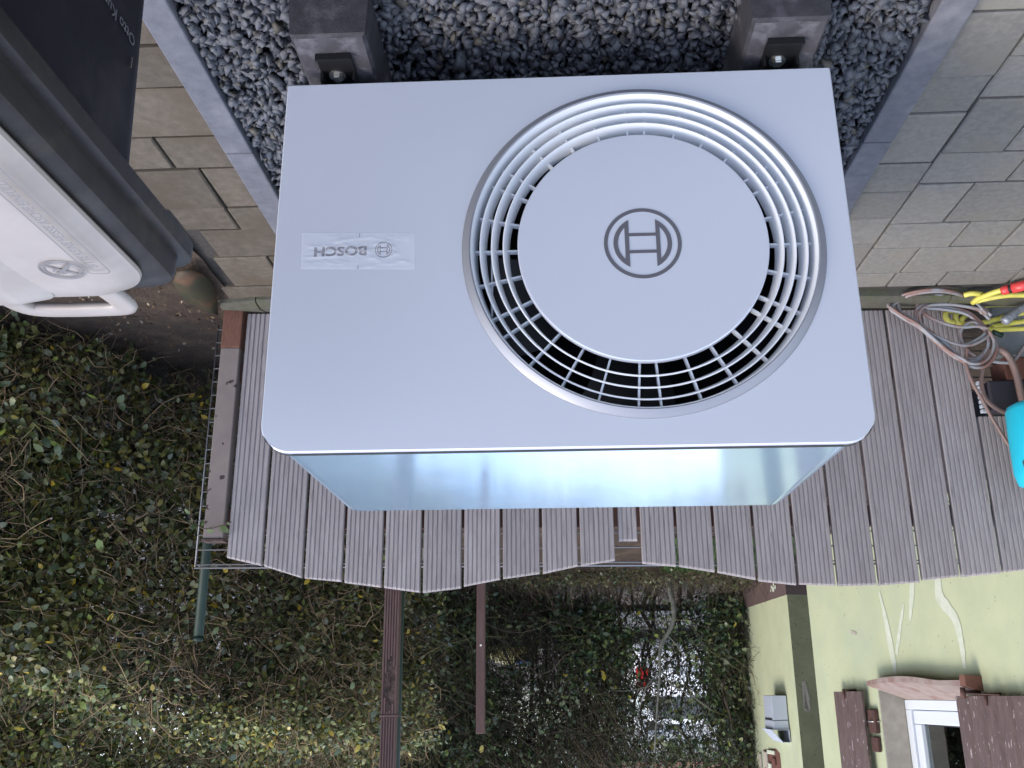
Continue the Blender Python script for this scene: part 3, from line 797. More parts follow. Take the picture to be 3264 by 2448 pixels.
def twigs_mesh(name, P, dirs, length, rad, parent, material, cols, K=4, wander=.35):
    n = len(P); pts = [P]; d = dirs/np.linalg.norm(dirs, axis=1)[:, None]
    for k in range(K):
        d = d+rng.normal(0, wander, (n, 3)); d /= np.linalg.norm(d, axis=1)[:, None]
        pts.append(pts[-1]+d*(length/K)[:, None])
    pts = np.stack(pts, 1)                                   # n,K+1,3
    T = np.gradient(pts, axis=1); T /= np.linalg.norm(T, axis=2)[:, :, None]+1e-9
    ref = np.where(np.abs(T[:, :, 2:3]) < .9, np.array([0, 0, 1.])[None, None], np.array([1., 0, 0])[None, None])
    a = np.cross(T, ref); a /= np.linalg.norm(a, axis=2)[:, :, None]+1e-9; b = np.cross(T, a)
    tap = np.linspace(1, .35, K+1)[None, :, None]
    rings = [pts+(a*math.cos(q)+b*math.sin(q))*rad[:, None, None]*tap for q in (0, 2*PI/3, 4*PI/3)]
    V = np.stack(rings, 2)                                    # n,K+1,3,3
    F = []
    for k in range(K):
        for j in range(3):
            F.append((k*3+j, k*3+(j+1) % 3, (k+1)*3+(j+1) % 3, (k+1)*3+j))
    F = np.array(F); nv = (K+1)*3
    FF = (F[None]+np.arange(n)[:, None, None]*nv).reshape(-1, 4)
    return fast_mesh(name, V.reshape(-1, 3), FF, material, np.repeat(cols, len(F), 0), parent)
def twig_cols(n, base=(.15, .105, .06), lum=1.0):
    c = np.array(base)[None]*rng.uniform(.35, 1.5, (n, 1))*lum
    g_ = rng.random(n) < .25; c[g_] = np.array([.10, .10, .045])*rng.uniform(.6, 1.3, (g_.sum(), 1))
    return c

def path_sampler(path):
    p = np.array(path, float); seg = np.diff(p, axis=0); L = np.linalg.norm(seg, axis=1); cum = np.concatenate([[0], np.cumsum(L)])
    nrm = np.stack([-seg[:, 1], seg[:, 0]], 1)/L[:, None]
    nrm *= np.where(nrm[:, 1:2] < 0, -1, 1)
    # smooth normals at the joints
    vn = np.vstack([nrm[:1], (nrm[:-1]+nrm[1:])/2, nrm[-1:]])
    def f(s):
        i = np.clip(np.searchsorted(cum, s)-1, 0, len(L)-1); t = (s-cum[i])/L[i]
        q = p[i]+seg[i]*t[:, None]; nn = vn[i]*(1-t[:, None])+vn[i+1]*t[:, None]; nn /= np.linalg.norm(nn, axis=1)[:, None]
        return q, nn
    return f, cum[-1]
def clump(P, sc):
    return np.array([mn.noise(Vector(p)*sc) for p in P])
def hedge_points(n, path, z0f, zt, prof, D, expo=.16, cl=(3.2, -.15), accept=None, seed=0):
    f, L = path_sampler(path); out = []
    tot = 0
    while tot < n:
        m_ = int((n-tot)*1.8)+500
        s = rng.uniform(0, L, m_); z = rng.uniform(0, zt, m_)
        q, nn = f(s)
        d = np.minimum(rng.exponential(expo, m_), D)
        off = prof(s, z)+d+.05*np.sin(s*5.1+z*3)+.04*np.sin(s*11+z*7.3)
        P = np.stack([q[:, 0]+nn[:, 0]*off, q[:, 1]+nn[:, 1]*off, z], 1)
        keep = z > z0f(s, m_)
        c = clump(P, cl[0]); keep &= (c > cl[1]) | (rng.random(m_) < .18)
        if accept is not None: keep &= accept(s, z, P)
        P = P[keep]; out.append(P); tot += len(P)
    return np.concatenate(out)[:n]

LEAF_MATS = None
def leaf_parts(P, size, parent, n, yellow=.05, colf=None):
    """the leaves that show largest, each its own part; alike leaves share mesh data"""
    bases = []
    cs = [(.05, .085, .03), (.06, .085, .045), (.085, .115, .035), (.035, .06, .03), (.16, .21, .045), (.46, .36, .05)]
    for c in cs:
        V = leaf_verts(1, np.zeros((1, 3)), np.ones(1), np.array([[0, 1., 0]]), np.array([[0, 0, 1.]]))[0]
        me = bpy.data.meshes.new('leaf'); me.from_pydata([tuple(v) for v in V], [], [tuple(f) for f in LF])
        a = me.color_attributes.new('Col', 'FLOAT_COLOR', 'CORNER')
        a.data.foreach_set('color', np.tile(np.array([*c, 1.0], np.float32), 12))
        me.polygons.foreach_set('use_smooth', [True]*4)
        me.materials.append(M['leaf']); bases.append(me)
    off = world_loc(parent)
    for k in range(n):
        i = rng.choice(6, p=[.26, .24, .18, .16, .16-yellow, yellow])
        o = bpy.data.objects.new('leaf', bases[i])
        d = Vector(rng.normal(size=3)+np.array([0, -.3, .1])).normalized(); nv = Vector(rng.normal(size=3)*.7+np.array([0, -.9, .6])).normalized()
        w = nv.cross(d).normalized(); u = d.cross(w); s = rng.uniform(*size)
        mt = Matrix(((w.x, d.x, u.x), (w.y, d.y, u.y), (w.z, d.z, u.z))).to_4x4()
        o.matrix_local = Matrix.Translation(Vector(P[k])-off) @ mt @ Matrix.Diagonal((s, s, s, 1))
        link(o, parent)

# --- near hedge, right of the fence and running away behind it
h1 = thing('privet_hedge', 'tall clipped privet hedge with brown twigs and yellowing leaves beside the black bin', 'hedge', (2.0, 2.2, 0))
path1 = [(4.2, 1.28), (2.5, 1.30), (1.90, 1.44), (1.58, 1.84), (1.36, 2.20), (1.02, 2.62), (.80, 3.1), (.62, 3.7)]
fs, L1 = path_sampler(path1)
def zs1(s): return 1.27+.05*np.sin(s*2.3)+.36*np.clip((s-2.6)/2.0, 0, 1)
def prof1(s, z):
    zs = zs1(s); sh = np.clip((z-zs)/.16, 0, 1)
    return .02+.34*sh*sh*(3-2*sh)+.10*np.clip((.30-z)/.30, 0, 1)
def z0f1(s, m_): return .01+.16*rng.random(m_)**2
def acc1(s, z, P):
    zs = zs1(s)
    dens = np.where(z > zs, 1.0, .78)
    dens = np.where((z < .40) & (s > 2.3), .5, dens)
    # thin leaf cover just behind the open end of the fence (bare twigs there)
    bare = (s > 2.9) & (s < 4.2) & (z < zs-.05)
    dens = np.where(bare, .33, dens)
    return rng.random(len(z)) < dens
P = hedge_points(84000, path1, z0f1, 1.85, prof1, .8, .16, (3.6, -.08), acc1)
zz = zs1(np.zeros(len(P)))
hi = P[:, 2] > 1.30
Pc = hedge_points(16000, path1, lambda s, m_: 1.15+0*s, 2.0, lambda s, z: prof1(s, z)+.18, 1.4, .5, (3.0, -.9))
leaves_mesh('foliage', Pc, (.030, .052), h1, M['leaf'], leaf_colors(len(Pc), .01, 1.2, .1))
Pb = hedge_points(40000, path1, z0f1, 2.0, lambda s, z: prof1(s, z)+.22, 1.3, .5, (3.0, -.6))
leaves_mesh('foliage', Pb, (.030, .054), h1, M['leaf'], leaf_colors(len(Pb), .01, .85, .1))  # inner leaves coloured darker, painting in the shade inside the hedge
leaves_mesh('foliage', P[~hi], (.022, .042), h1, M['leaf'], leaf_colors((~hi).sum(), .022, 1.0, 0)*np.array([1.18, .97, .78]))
leaves_mesh('foliage', P[hi], (.018, .034), h1, M['leaf'], leaf_colors(hi.sum(), .03, 2.1, .0)*np.array([1.22, 1.02, .95]))  # upper leaves painted paler to imitate sunlight on the hedge shoulder
Pf = hedge_points(900, path1, z0f1, 1.9, lambda s, z: prof1(s, z)-.04, .05, .02, (3.4, -.1), acc1)
Pf = Pf[Pf[:, 0] < 2.6][:300]
leaf_parts(Pf, (.034, .052), h1, len(Pf))
P = hedge_points(25000, path1, lambda s, m_: .02+0*s, 1.85, prof1, .9, .24, (2.5, -.6))
n = len(P); d = rng.normal(size=(n, 3))*.7+np.array([0, -.25, .75])
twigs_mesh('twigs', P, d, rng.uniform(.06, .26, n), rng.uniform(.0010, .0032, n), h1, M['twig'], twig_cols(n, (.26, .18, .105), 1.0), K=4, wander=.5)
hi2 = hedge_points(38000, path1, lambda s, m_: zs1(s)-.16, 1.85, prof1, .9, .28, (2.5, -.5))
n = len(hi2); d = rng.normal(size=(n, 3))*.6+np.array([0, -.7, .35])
twigs_mesh('twigs', hi2, d, rng.uniform(.03, .11, n), rng.uniform(.0008, .0019, n), h1, M['twig'], twig_cols(n, (.50, .38, .26), 1.3), K=3)  # pale twig colour stands in for sunlight along the shoulder
stm = MB()
def stems(path, n, z1r, rr_, par, dd=(.18, .5), skip=None, m_=None, mat_=None, wander=.07):
    f, L = path_sampler(path)
    for k in range(n):
        s = np.array([L*(k+.5)/n+rng.uniform(-.04, .04)]); q, nn = f(s); off = rng.uniform(*dd)
        x, y = q[0]+nn[0]*off; z = bank(y)-.03; zt = rng.uniform(*z1r); r_ = rng.uniform(*rr_)
        if skip and skip(x): continue
        pts = []; k2 = 7
        for i in range(k2+1):
            pts.append((x, y, z+(zt-z)*i/k2)); x += rng.normal(0, wander*.5); y += rng.normal(0, wander*.4)
        MB().tube(spline(pts, 2), [r_*(1-.6*i/(2*k2)) for i in range(2*k2+1)], 7).build('stem', mat_ or M['bark'], par)
stems(path1, 60, (.9, 1.6), (.007, .019), h1, (.15, .8))
# sprig reaching in front of the end post
sp = [(1.33, 1.60, .70), (1.285, 1.555, .755), (1.245, 1.53, .800), (1.205, 1.52, .822), (1.150, 1.515, .812), (1.118, 1.515, .800)]
MB().tube(spline(sp, 4), [.0022]*21, 5).build('sprig', M['bark'], h1)
for (x, y, z, dx, dz, s) in [(1.275, 1.548, .765, .03, .045, .03), (1.245, 1.53, .800, -.012, .030, .030), (1.20, 1.518, .822, -.01, -.045, .034), (1.19, 1.518, .820, .012, .036, .020),
                             (1.150, 1.513, .812, -.006, -.05, .040), (1.150, 1.513, .812, .006, .045, .036), (1.132, 1.513, .806, -.03, -.012, .022), (1.225, 1.525, .812, -.012, -.03, .026)]:
    leaf_parts(np.array([(x, y, z)]), (s, s+.001), h1, 1, 0)
    o = h1.children[-1]
    d_ = Vector((dx, -.006, dz)).normalized(); nv = Vector((.3, -.8, .5)).normalized(); w = nv.cross(d_).normalized(); u = d_.cross(w)
    o.matrix_local = Matrix.Translation(Vector((x, y, z))-world_loc(h1)) @ Matrix(((w.x, d_.x, u.x), (w.y, d_.y, u.y), (w.z, d_.z, u.z))).to_4x4() @ Matrix.Diagonal((s, s, s, 1))
    o.data = next(c for c in h1.children if c.name.startswith('leaf')).data

# --- far hedge behind the fence
h2 = thing('wild_hedge', 'loose dark ivy grown hedge on the bank far behind the fence', 'hedge', (-.4, 7.3, bank(7)))
path2 = [(2.0, 5.6), (1.25, 6.1), (.55, 6.6), (-.4, 6.85), (-1.2, 6.95), (-2.3, 7.1)]
f2_, L2 = path_sampler(path2)
def prof2(s, z): return .08*np.sin(s*2.2+z*4)+.25*np.clip((.75-z)/.4, 0, 1)
def acc2(s, z, P):
    x = P[:, 0]; r_ = rng.random(len(x))
    d = np.full(len(x), .85)
    d = np.where((x < -.62) & (x > -1.42) & (z > .45) & (z < 1.75), .22, d)       # see-through gap by the house
    d = np.where((x < .62) & (x > .02) & (z > .5) & (z < 1.14), .16, d)          # hollow over the dark crate
    d = np.where((x < .62) & (x > .12) & (z > .96) & (z < 1.14), .03, d)
    d = np.where((x < -1.28), .95, d)
    d = np.where((z > 1.62) & (x < -.3), d*.5, d)
    d = np.where((x > -1.1) & (x < -.5) & (z < .85), .06, d)
    return r_ < d
P = hedge_points(44000, path2, lambda s, m_: .48+.12*rng.random(m_), 2.1, prof2, .9, .25, (2.0, -.12), acc2)
leaves_mesh('foliage', P, (.032, .062), h2, M['leaf'], leaf_colors(len(P), .012, 1.45, .15))
Pf = hedge_points(400, path2, lambda s, m_: .55+0*s, 1.9, lambda s, z: prof2(s, z)-.08, .08, .03, (2.0, -.1), acc2)[:300]
leaf_parts(Pf, (.050, .078), h2, 300, .03)
P = hedge_points(13000, path2, lambda s, m_: .38+0*s, 2.05, prof2, 1.0, .35, (2.0, -.6), lambda s, z, P: ~(((P[:, 0] < .62) & (P[:, 0] > .12) & (z > .86) & (z < 1.14) & (rng.random(len(z)) < .92)) | ((P[:, 0] < -.55) & (P[:, 0] > -1.5) & (rng.random(len(z)) < .72))))
n = len(P); d = rng.normal(size=(n, 3))*.55+np.array([0, -.1, 1.0])
twigs_mesh('twigs', P, d, rng.uniform(.25, .9, n), rng.uniform(.0016, .0048, n), h2, M['twig'], twig_cols(n, (.085, .065, .045), .8), K=5, wander=.22)
stems(path2, 46, (1.2, 2.4), (.010, .024), h2, (.1, .6), wander=.12)
# low scrub on the bank at the hedge foot
P = np.stack([rng.uniform(-2.2, 1.6, 3600), rng.uniform(6.15, 6.9, 3600), rng.uniform(.36, .50, 3600)], 1)
n = len(P); d = rng.normal(size=(n, 3))*.8+np.array([0, 0, .5])
twigs_mesh('twigs', P, d, rng.uniform(.08, .3, n), rng.uniform(.0012, .003, n), h2, M['twig'], twig_cols(n, (.12, .09, .06)), K=3, wander=.5)
P[:, 2] += .02; leaves_mesh('foliage', P[:2600], (.02, .045), h2, M['leaf'], leaf_colors(2600, .02, .8))

# pale bare tree in front of the gap
tr_ = thing('bare_sapling', 'pale grey crooked sapling trunk standing before the gap in the hedge', 'tree', (-.95, 6.7, bank(6.7)))
MB().tube(spline([(-.868, 6.0, .50), (-.876, 6.0, .58), (-.885, 6.0, .64), (-.90, 6.0, .70), (-.901, 6.0, .80), (-.88, 6.0, .88), (-.835, 6.0, .95), (-.79, 6.0, 1.02), (-.772, 6.0, 1.12), (-.767, 6.0, 1.24), (-.74, 6.02, 1.45), (-.70, 6.05, 1.8)], 3),
          [.72*a_ for a_ in (.031, .031, .031, .030, .029, .028, .027, .027, .027, .026, .026, .026, .025, .025, .024, .023, .023, .022, .021, .021, .020, .020, .019, .018, .017, .017, .015, .014, .013, .012, .011, .010, .009, .008)], 10).build('trunk', M['pale_bark'], tr_); tk_ = tr_.children[0]
for pts, r_ in (([(-.77, 6, 1.2), (-.86, 6.02, 1.32), (-.98, 6.05, 1.38), (-1.15, 6.1, 1.50)], .008), ([(-.767, 6, 1.22), (-.66, 6.0, 1.33), (-.60, 6.05, 1.5), (-.55, 6.1, 1.7)], .006), ([(-.84, 6, .95), (-.93, 6.02, 1.05), (-.98, 6.05, 1.2), (-1.02, 6.1, 1.5)], .005), ([(-.78, 6, 1.30), (-.5, 6.05, 1.36), (-.2, 6.1, 1.33)], .005)):
    q = spline(pts, 4); MB().tube(q, [r_*(1-.7*i/len(q)) for i in range(len(q))], 6).build('limb', M['pale_bark'], tr_)

for o in tr_.children:
    for v in o.data.vertices:
        w_ = v.co+tr_.location; kx = 1.092
        q_ = Vector((.021+(w_.x-.021)*kx, w_.y+.70, 1.35+(w_.z-1.35)*kx)); v.co = q_-tr_.location
# small things seen through the hedge
cr = MB(); cr.box((.10, 7.55, .40), (.66, 8.1, .955), .01)
cb = cr.build('garden_crate', M['crate'], None); tag(cb, 'dark stained wooden crate almost hidden inside the far hedge', 'crate')
def sack(x0, x1, y0, y1, z0, z1):
    bm = bmesh.new(); bmesh.ops.create_cube(bm, size=1)
    for v in bm.verts: v.co = Vector(((x0+x1)/2+v.co.x*(x1-x0), (y0+y1)/2+v.co.y*(y1-y0), (z0+z1)/2+v.co.z*(z1-z0)))
    bmesh.ops.subdivide_edges(bm, edges=bm.edges, cuts=5, use_grid_fill=True)
    for v in bm.verts:
        q = v.co; ex = 1-abs((q.x-(x0+x1)/2)/((x1-x0)/2))**3; ey = 1-abs((q.y-(y0+y1)/2)/((y1-y0)/2))**3
        q.z = z0+(q.z-z0)*(.35+.65*ex*ey)+.008*mn.noise(q*14)
    vs = [v.co.copy() for v in bm.verts]; fs_ = [[v.index for v in f.verts] for f in bm.faces]; bm.free()
    return vs, fs_
v, f = sack(.19, .70, 7.56, 7.95, .957, 1.125)
sk = mesh_obj('soil_sack', v, f, M['sack_yellow'], None, [True]*len(f)); tag(sk, 'yellow printed sack lying on the dark crate in the far hedge', 'sack')
v, f = sack(.20, .42, 7.545, 7.70, 1.075, 1.135)
mesh_obj('blue_panel', v, f, M['sack_blue'], sk, [True]*len(f))

# ================================================================== NEIGHBOUR'S HOUSE
WP = Vector((-2.067, 2.914, 0)); wd = Vector((math.cos(R(80)), math.sin(R(80)), 0)); wo = Vector((wd.y, -wd.x, 0))
def W(s, o, z): return WP+wd*s+wo*o+Vector((0, 0, z))
house = thing('plastered_house', 'yellow green plastered house wall with a window, left behind the fence', 'house', (-2.067, 2.914, 0))
def wbox(name, s0, s1, o0, o1, z0, z1, material, parent=house, c=0.0, label=None):
    m_ = MB().box((s0, o0, z0), (s1, o1, z1), c); m_.xform(lambda v: W(v.x, v.y, v.z))
    return m_.build(name, material, parent, label)
S0, S1, Z0, Z1 = .44, 1.324, 1.318, 2.56
TH = -.34
wl = MB()
for a in ((-3.5, 2.14, TH, 0, -.05, Z0), (-3.5, S0, TH, 0, Z0, Z1), (S1, 2.14, TH, 0, Z0, Z1), (-3.5, 2.14, TH, 0, Z1, 3.3)):
    wl.box((a[0], a[2], a[4]), (a[1], a[3], a[5]))
wl.xform(lambda v: W(v.x, v.y, v.z)); wall = wl.build('wall', M['plaster'], house)
wbox('base_band', -3.5, 2.142, 0.0, .012, -.05, .40, M['plinth'])
wbox('roof', -3.8, 2.5, -3.2, .45, 3.3, 3.42, M['roof'])
wbox('interior_wall', -1.2, 2.1, -1.2, -1.15, 0, 3.2, M['curtain'])
wbox('interior_wall', -1.2, 2.1, -2.2, TH-.01, .8, .82, M['crate'])
# grey render lining of the opening
rv = wbox('reveal', S1-.006, S1-.001, -.15, -.002, Z0+.01, Z1-.001, M['reveal'], wall)
wbox('reveal', S0+.001, S0+.006, -.15, -.002, Z0+.01, Z1-.001, M['reveal'], wall)
# window
win = wbox('window', S0+.002, S1-.008, -.205, -.150, 1.415, 1.468, M['pvc'], house, .004)
for a in ((S0+.002, S0+.058, 1.468, Z1-.005), (S1-.062, S1-.008, 1.468, Z1-.005)): wbox('frame', a[0], a[1], -.205, -.150, a[2], a[3], M['pvc'], win, .004)
for a in ((S0+.060, S1-.064, 1.472, 1.545), (S0+.060, S0+.125, 1.546, Z1-.01), (S1-.129, S1-.064, 1.546, Z1-.01)): wbox('sash', a[0], a[1], -.215, -.163, a[2], a[3], M['pvc'], win, .006)
wbox('seal', S0+.126, S1-.130, -.195, -.185, 1.546, 1.553, M['gasket'], win)
wbox('glass', S0+.120, S1-.124, -.192, -.188, 1.540, Z1-.02, M['glass'], win)
cm = MB(); k = 60; v = []
for j in (0, 1):
    for i in range(k+1): v.append(W(1.20-.33*i/k, -.33+.016*math.sin(i*.9), 1.50+1.0*j))
cm.add(v, [(i, i+1, k+2+i, k+1+i) for i in range(k)], True); cm.build('curtain', M['curtain'], win)
# sloping sill with the sagging front edge
sl = MB(); n = 14; v = []
for i in range(n+1):
    t = i/n; s = 1.285-(1.285-.32)*t; sag = -.026*math.sin(PI*min(1, t*1.25+.05))
    v += [W(s, .085, 1.316+sag), W(s, .085, 1.340+sag*.8), W(s, -.148, 1.414), W(s, -.148, 1.36), W(s, .0, 1.345)]
sl.add(v, [(i*5+j, i*5+(j+1) % 5, (i+1)*5+(j+1) % 5, (i+1)*5+j) for i in range(n) for j in range(5)]+[(0, 1, 2, 3, 4), tuple(n*5+j for j in range(5))])
sill = sl.build('sill', M['sill'], house)
MB().add([W(.30, .088, 1.292), W(.345, .088, 1.292), W(.345, .088, 1.343), W(.30, .088, 1.343), W(.30, .0, 1.30), W(.345, .0, 1.30), W(.345, .0, 1.37), W(.30, .0, 1.37)],
         [(0, 1, 2, 3), (4, 5, 6, 7), (0, 1, 5, 4), (1, 2, 6, 5), (2, 3, 7, 6), (3, 0, 4, 7)]).build('sill_end', M['rust'], sill)
# shutters: tongue and groove slats on battens
def shutter(s0, s1, z0, n, label):
    sh = wbox('shutter', s0+.02, s1-.02, .022, .040, z0+.12, z0+.20, M['shutter'], house); sh['label'] = label
    wbox('batten', s0+.02, s1-.02, .022, .040, z0+.95, z0+1.03, M['shutter'], sh)
    w = (s1-s0)/n
    for k in range(n):
        a, b = s0+w*k, s0+w*(k+1); m_ = MB()
        loop = [(a+.002, .0405), (a+.002, .052), (a+.016, .070), (b-.016, .070), (b-.002, .052), (b-.002, .0405)]
        dz = rng.uniform(-.001, .001)
        m_.loft([[W(x, o, z0+dz) for x, o in loop], [W(x, o, z0+1.18) for x, o in loop]], True, True, False)
        m_.build('slat', M['shutter'], sh)
    sm_ = (s0+s1)/2
    m_ = MB(); m_.tube([W(sm_, .0, z0-.008), W(sm_, .080, z0-.008)], .006, 6); m_.tube([W(sm_, .078, z0-.015), W(sm_+.004, .080, z0+.045)], [.009, .006], 6)
    m_.build('holder', M['iron'], sh)
    return sh
sA = shutter(1.425, 1.765, 1.370, 5, 'far brown shutter folded open beside the window reveal')
wbox('hinge', 1.345, 1.428, .004, .030, 1.47, 1.60, M['iron'], sA, .003)
wbox('hinge', 1.350, 1.428, .006, .026, 1.62, 1.70, M['iron'], sA, .003)
MB().tube([W(1.335, .0, 1.535), W(1.39, .05, 1.535)], .004, 6).build('hinge_pin', M['bolt'], sA)
sB = shutter(-.10, .445, 1.388, 5, 'near brown shutter with flaking paint folded open on the wall')
m_ = MB(); m_.tube([W(.33, 0, 1.372), W(.33, .07, 1.372), W(.33, .085, 1.378)], .008, 8); m_.tube([W(.335, .084, 1.350), W(.335, .087, 1.40)], [.013, .015], 8); m_.tube([W(.33, .085, 1.377), W(.05, .09, 1.383)], .0035, 6)
m_.build('shutter_catch', M['iron'], sB)
# white filler strokes on the plaster
def stroke(pts, w, material=M['filler'], parent=wall, oo=.0025, fn=W):
    A, B = [], []
    q = spline([(p[0], p[1], 0) for p in pts], 5); n = len(q)
    ws = np.interp(np.linspace(0, 1, n), np.linspace(0, 1, len(w)), w)
    for i, p_ in enumerate(q):
        t = (q[min(i+1, n-1)]-q[max(i-1, 0)]).normalized(); nr_ = Vector((-t.y, t.x, 0)); k = ws[i]*(1+.35*mn.noise((p_.x*30, p_.y*30, 1)))
        a = p_+nr_*k/2; b = p_-nr_*k/2
        A.append(fn(a.x, oo, a.y)); B.append(fn(b.x, oo, b.y))
    v = A+B
    MB().add(v, [(i, i+1, n+i+1, n+i) for i in range(n-1)]).build('filler_patch', material, parent)
stroke([(1.165, .815), (1.135, .95), (1.112, 1.117), (1.102, 1.20), (1.098, 1.275)], [0.014, 0.041, 0.057, 0.054, 0.030])
stroke([(.915, .91), (.985, 1.03), (1.06, 1.17)], [0.014, 0.030, 0.032])
stroke([(.79, .79), (.83, .90), (.872, 1.0)], [0.049, 0.046, 0.016])
stroke([(.545, .80), (.555, .90), (.50, .96), (.44, 1.03), (.422, 1.148), (.425, 1.262)], [0.047, 0.078, 0.068, 0.057, 0.046, 0.020])
stroke([(1.565, 1.02), (1.50, 1.035)], [.022, .018], M['reveal'])

# annex: corner further back
annex = thing('green_annex', 'pale green annex corner with a brown plinth behind the main house wall', 'annex', (-1.734, 5.765, 0))
c0 = Vector((-1.734, 5.765, 0)); c1 = Vector((-1.650, 7.112, 0)); c2 = Vector((-3.1, 6.22, 0))
def slab2(name, a, b, inward, th, z0, z1, material, parent, out=0.0):
    nrm = inward.normalized(); a2 = a-nrm*out; b2 = b-nrm*out
    v = [a2, b2, b2+nrm*(th+out), a2+nrm*(th+out)]
    v = [Vector((p.x, p.y, z0)) for p in v]+[Vector((p.x, p.y, z1)) for p in v]
    return MB().add(v, [(0, 1, 2, 3), (4, 5, 6, 7), (0, 1, 5, 4), (1, 2, 6, 5), (2, 3, 7, 6), (3, 0, 4, 7)]).build(name, material, parent)
nA = Vector((-(c1-c0).y, (c1-c0).x, 0)).normalized(); dA = (c1-c0).normalized()
nB = Vector((-(c0-c2).y, (c0-c2).x, 0)).normalized(); dB = (c0-c2).normalized()
def quadp(name, pts, z0, z1, material, parent):
    return MB().add([Vector((p.x, p.y, z)) for z in (z0, z1) for p in pts], [(0, 1, 2, 3), (4, 5, 6, 7), (0, 1, 5, 4), (1, 2, 6, 5), (2, 3, 7, 6), (3, 0, 4, 7)]).build(name, material, parent)
ci = c0+Vector((-.20, .34, 0)); cq = c0-nA*.012-nB*.012
wallA = quadp('wall', (c0, c1, c1+nA*.25, ci), 0, 3.3, M['plaster'], annex)
wallB = quadp('wall', (c2, c0-dB*.0005, ci-dB*.003, c2+nB*.25), 0, 3.3, M['plaster_side'], annex); wallB['label'] = 'stained annex wall facing the fence, shade painted into its colour'
plA = quadp('base_band', (cq, c1-nA*.012+dA*.02, c1+nA*.2, ci), 0, .672, M['plinth'], annex)
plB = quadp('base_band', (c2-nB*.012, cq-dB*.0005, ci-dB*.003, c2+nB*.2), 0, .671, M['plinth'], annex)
slab2('roof', c2+Vector((-.2, -.3, 0)), c0+Vector((.3, -.3, 0)), Vector((0, 1, 0)), 2.2, 3.3, 3.4, M['roof'], annex)
def FA(t, o, z): return c0+dA*t-nA*o+Vector((0, 0, z))
def FB(t, o, z): return c0-dB*t-nB*o+Vector((0, 0, z))
# spalled plaster patch
stroke([(.075, 1.30), (.085, 1.42), (.07, 1.50), (.06, 1.30)], [.01, .05, .04, .01], M['reveal'], wallB, .003, FB)
stroke([(.40, 1.60), (.405, 1.75), (.41, 1.92)], [.03, .04, .05], M['reveal'], wallB, .003, FB)
# splash of white on the plinth
for (a, z, r_) in ((.30, .62, .03), (.34, .60, .02), (.24, .61, .022), (.28, .585, .018), (.37, .625, .014)):
    v = [FA(a+r_*math.cos(q)*(1+.5*mn.noise((q, a*9, 0))), .0145, z-.08+.06+r_*.8*math.sin(q)*(1+.6*mn.noise((q*2, a, 5)))) for q in lin(0, 2*PI, 11)[:-1]]
    MB().add(v, [tuple(range(len(v)))]).build('paint_splash', M['filler'], plA)
# letter box with a paper hood
lb = thing('letter_box', 'small grey metal letter box with an open hood on the annex wall', 'letter box', (-1.65, 6.15, 1.40))
def bx(name, y0, y1, x0, x1, z0, z1, material, parent, c=.002): return MB().box((x0, y0, z0), (x1, y1, z1), c).build(name, material, parent)
body = bx('box_body', 6.0, 6.30, -1.712, -1.600, 1.400, 1.575, M['box_grey'], lb, .003)
bx('box_lid', 5.998, 6.302, -1.712, -1.596, 1.579, 1.640, M['box_grey'], lb, .003)
bx('slot', 6.03, 6.27, -1.5975, -1.5950, 1.565, 1.577, M['gasket'], body, .0)
hd = MB()
pr = [(-1.712, 1.643), (-1.575, 1.643), (-1.655, 1.735), (-1.712, 1.735)]
pi_ = [(-1.708, 1.647), (-1.583, 1.647), (-1.657, 1.731), (-1.708, 1.731)]
v = [(x, 5.985, z) for x, z in pr]+[(x, 6.32, z) for x, z in pr]+[(x, 5.985, z) for x, z in pi_]+[(x, 6.32, z) for x, z in pi_]
f = [(i, (i+1) % 4, 4+(i+1) % 4, 4+i) for i in range(4)]+[(8+i, 8+(i+1) % 4, 12+(i+1) % 4, 12+i) for i in range(4)]+[(i, (i+1) % 4, 8+(i+1) % 4, 8+i) for i in range(4)]+[(4+i, 4+(i+1) % 4, 12+(i+1) % 4, 12+i) for i in range(4)]
hd.add(v, f); hd.build('paper_hood', M['box_grey'], lb)
# broken-out brick patch above it
bpz = [(.56, 1.83), (.66, 1.80), (.86, 1.815), (1.04, 1.83), (1.06, 1.90), (.98, 2.1), (.60, 2.12), (.55, 1.98)]
v = [FA(a, .002, z) for a, z in bpz]
brk = MB().add(v, [tuple(range(len(v)))]).build('broken_patch', M['brownbox'], wallA)
for a, z, w_, h_, mt_ in ((.78, 1.835, .20, .03, 'filler'), (.95, 1.90, .10, .12, 'reveal'), (.72, 1.90, .09, .05, 'brownbox'), (.84, 1.94, .07, .04, 'filler'), (1.12, 1.93, .05, .14, 'reveal')):
    m_ = MB().box((a-w_/2, .002, z-h_/2), (a+w_/2, .018, z+h_/2), .005); m_.xform(lambda q: FA(q.x, q.y, q.z)+Vector((0, 0, .012*mn.noise(q*20))))
    m_.build('plaster_lump', M[mt_], brk)

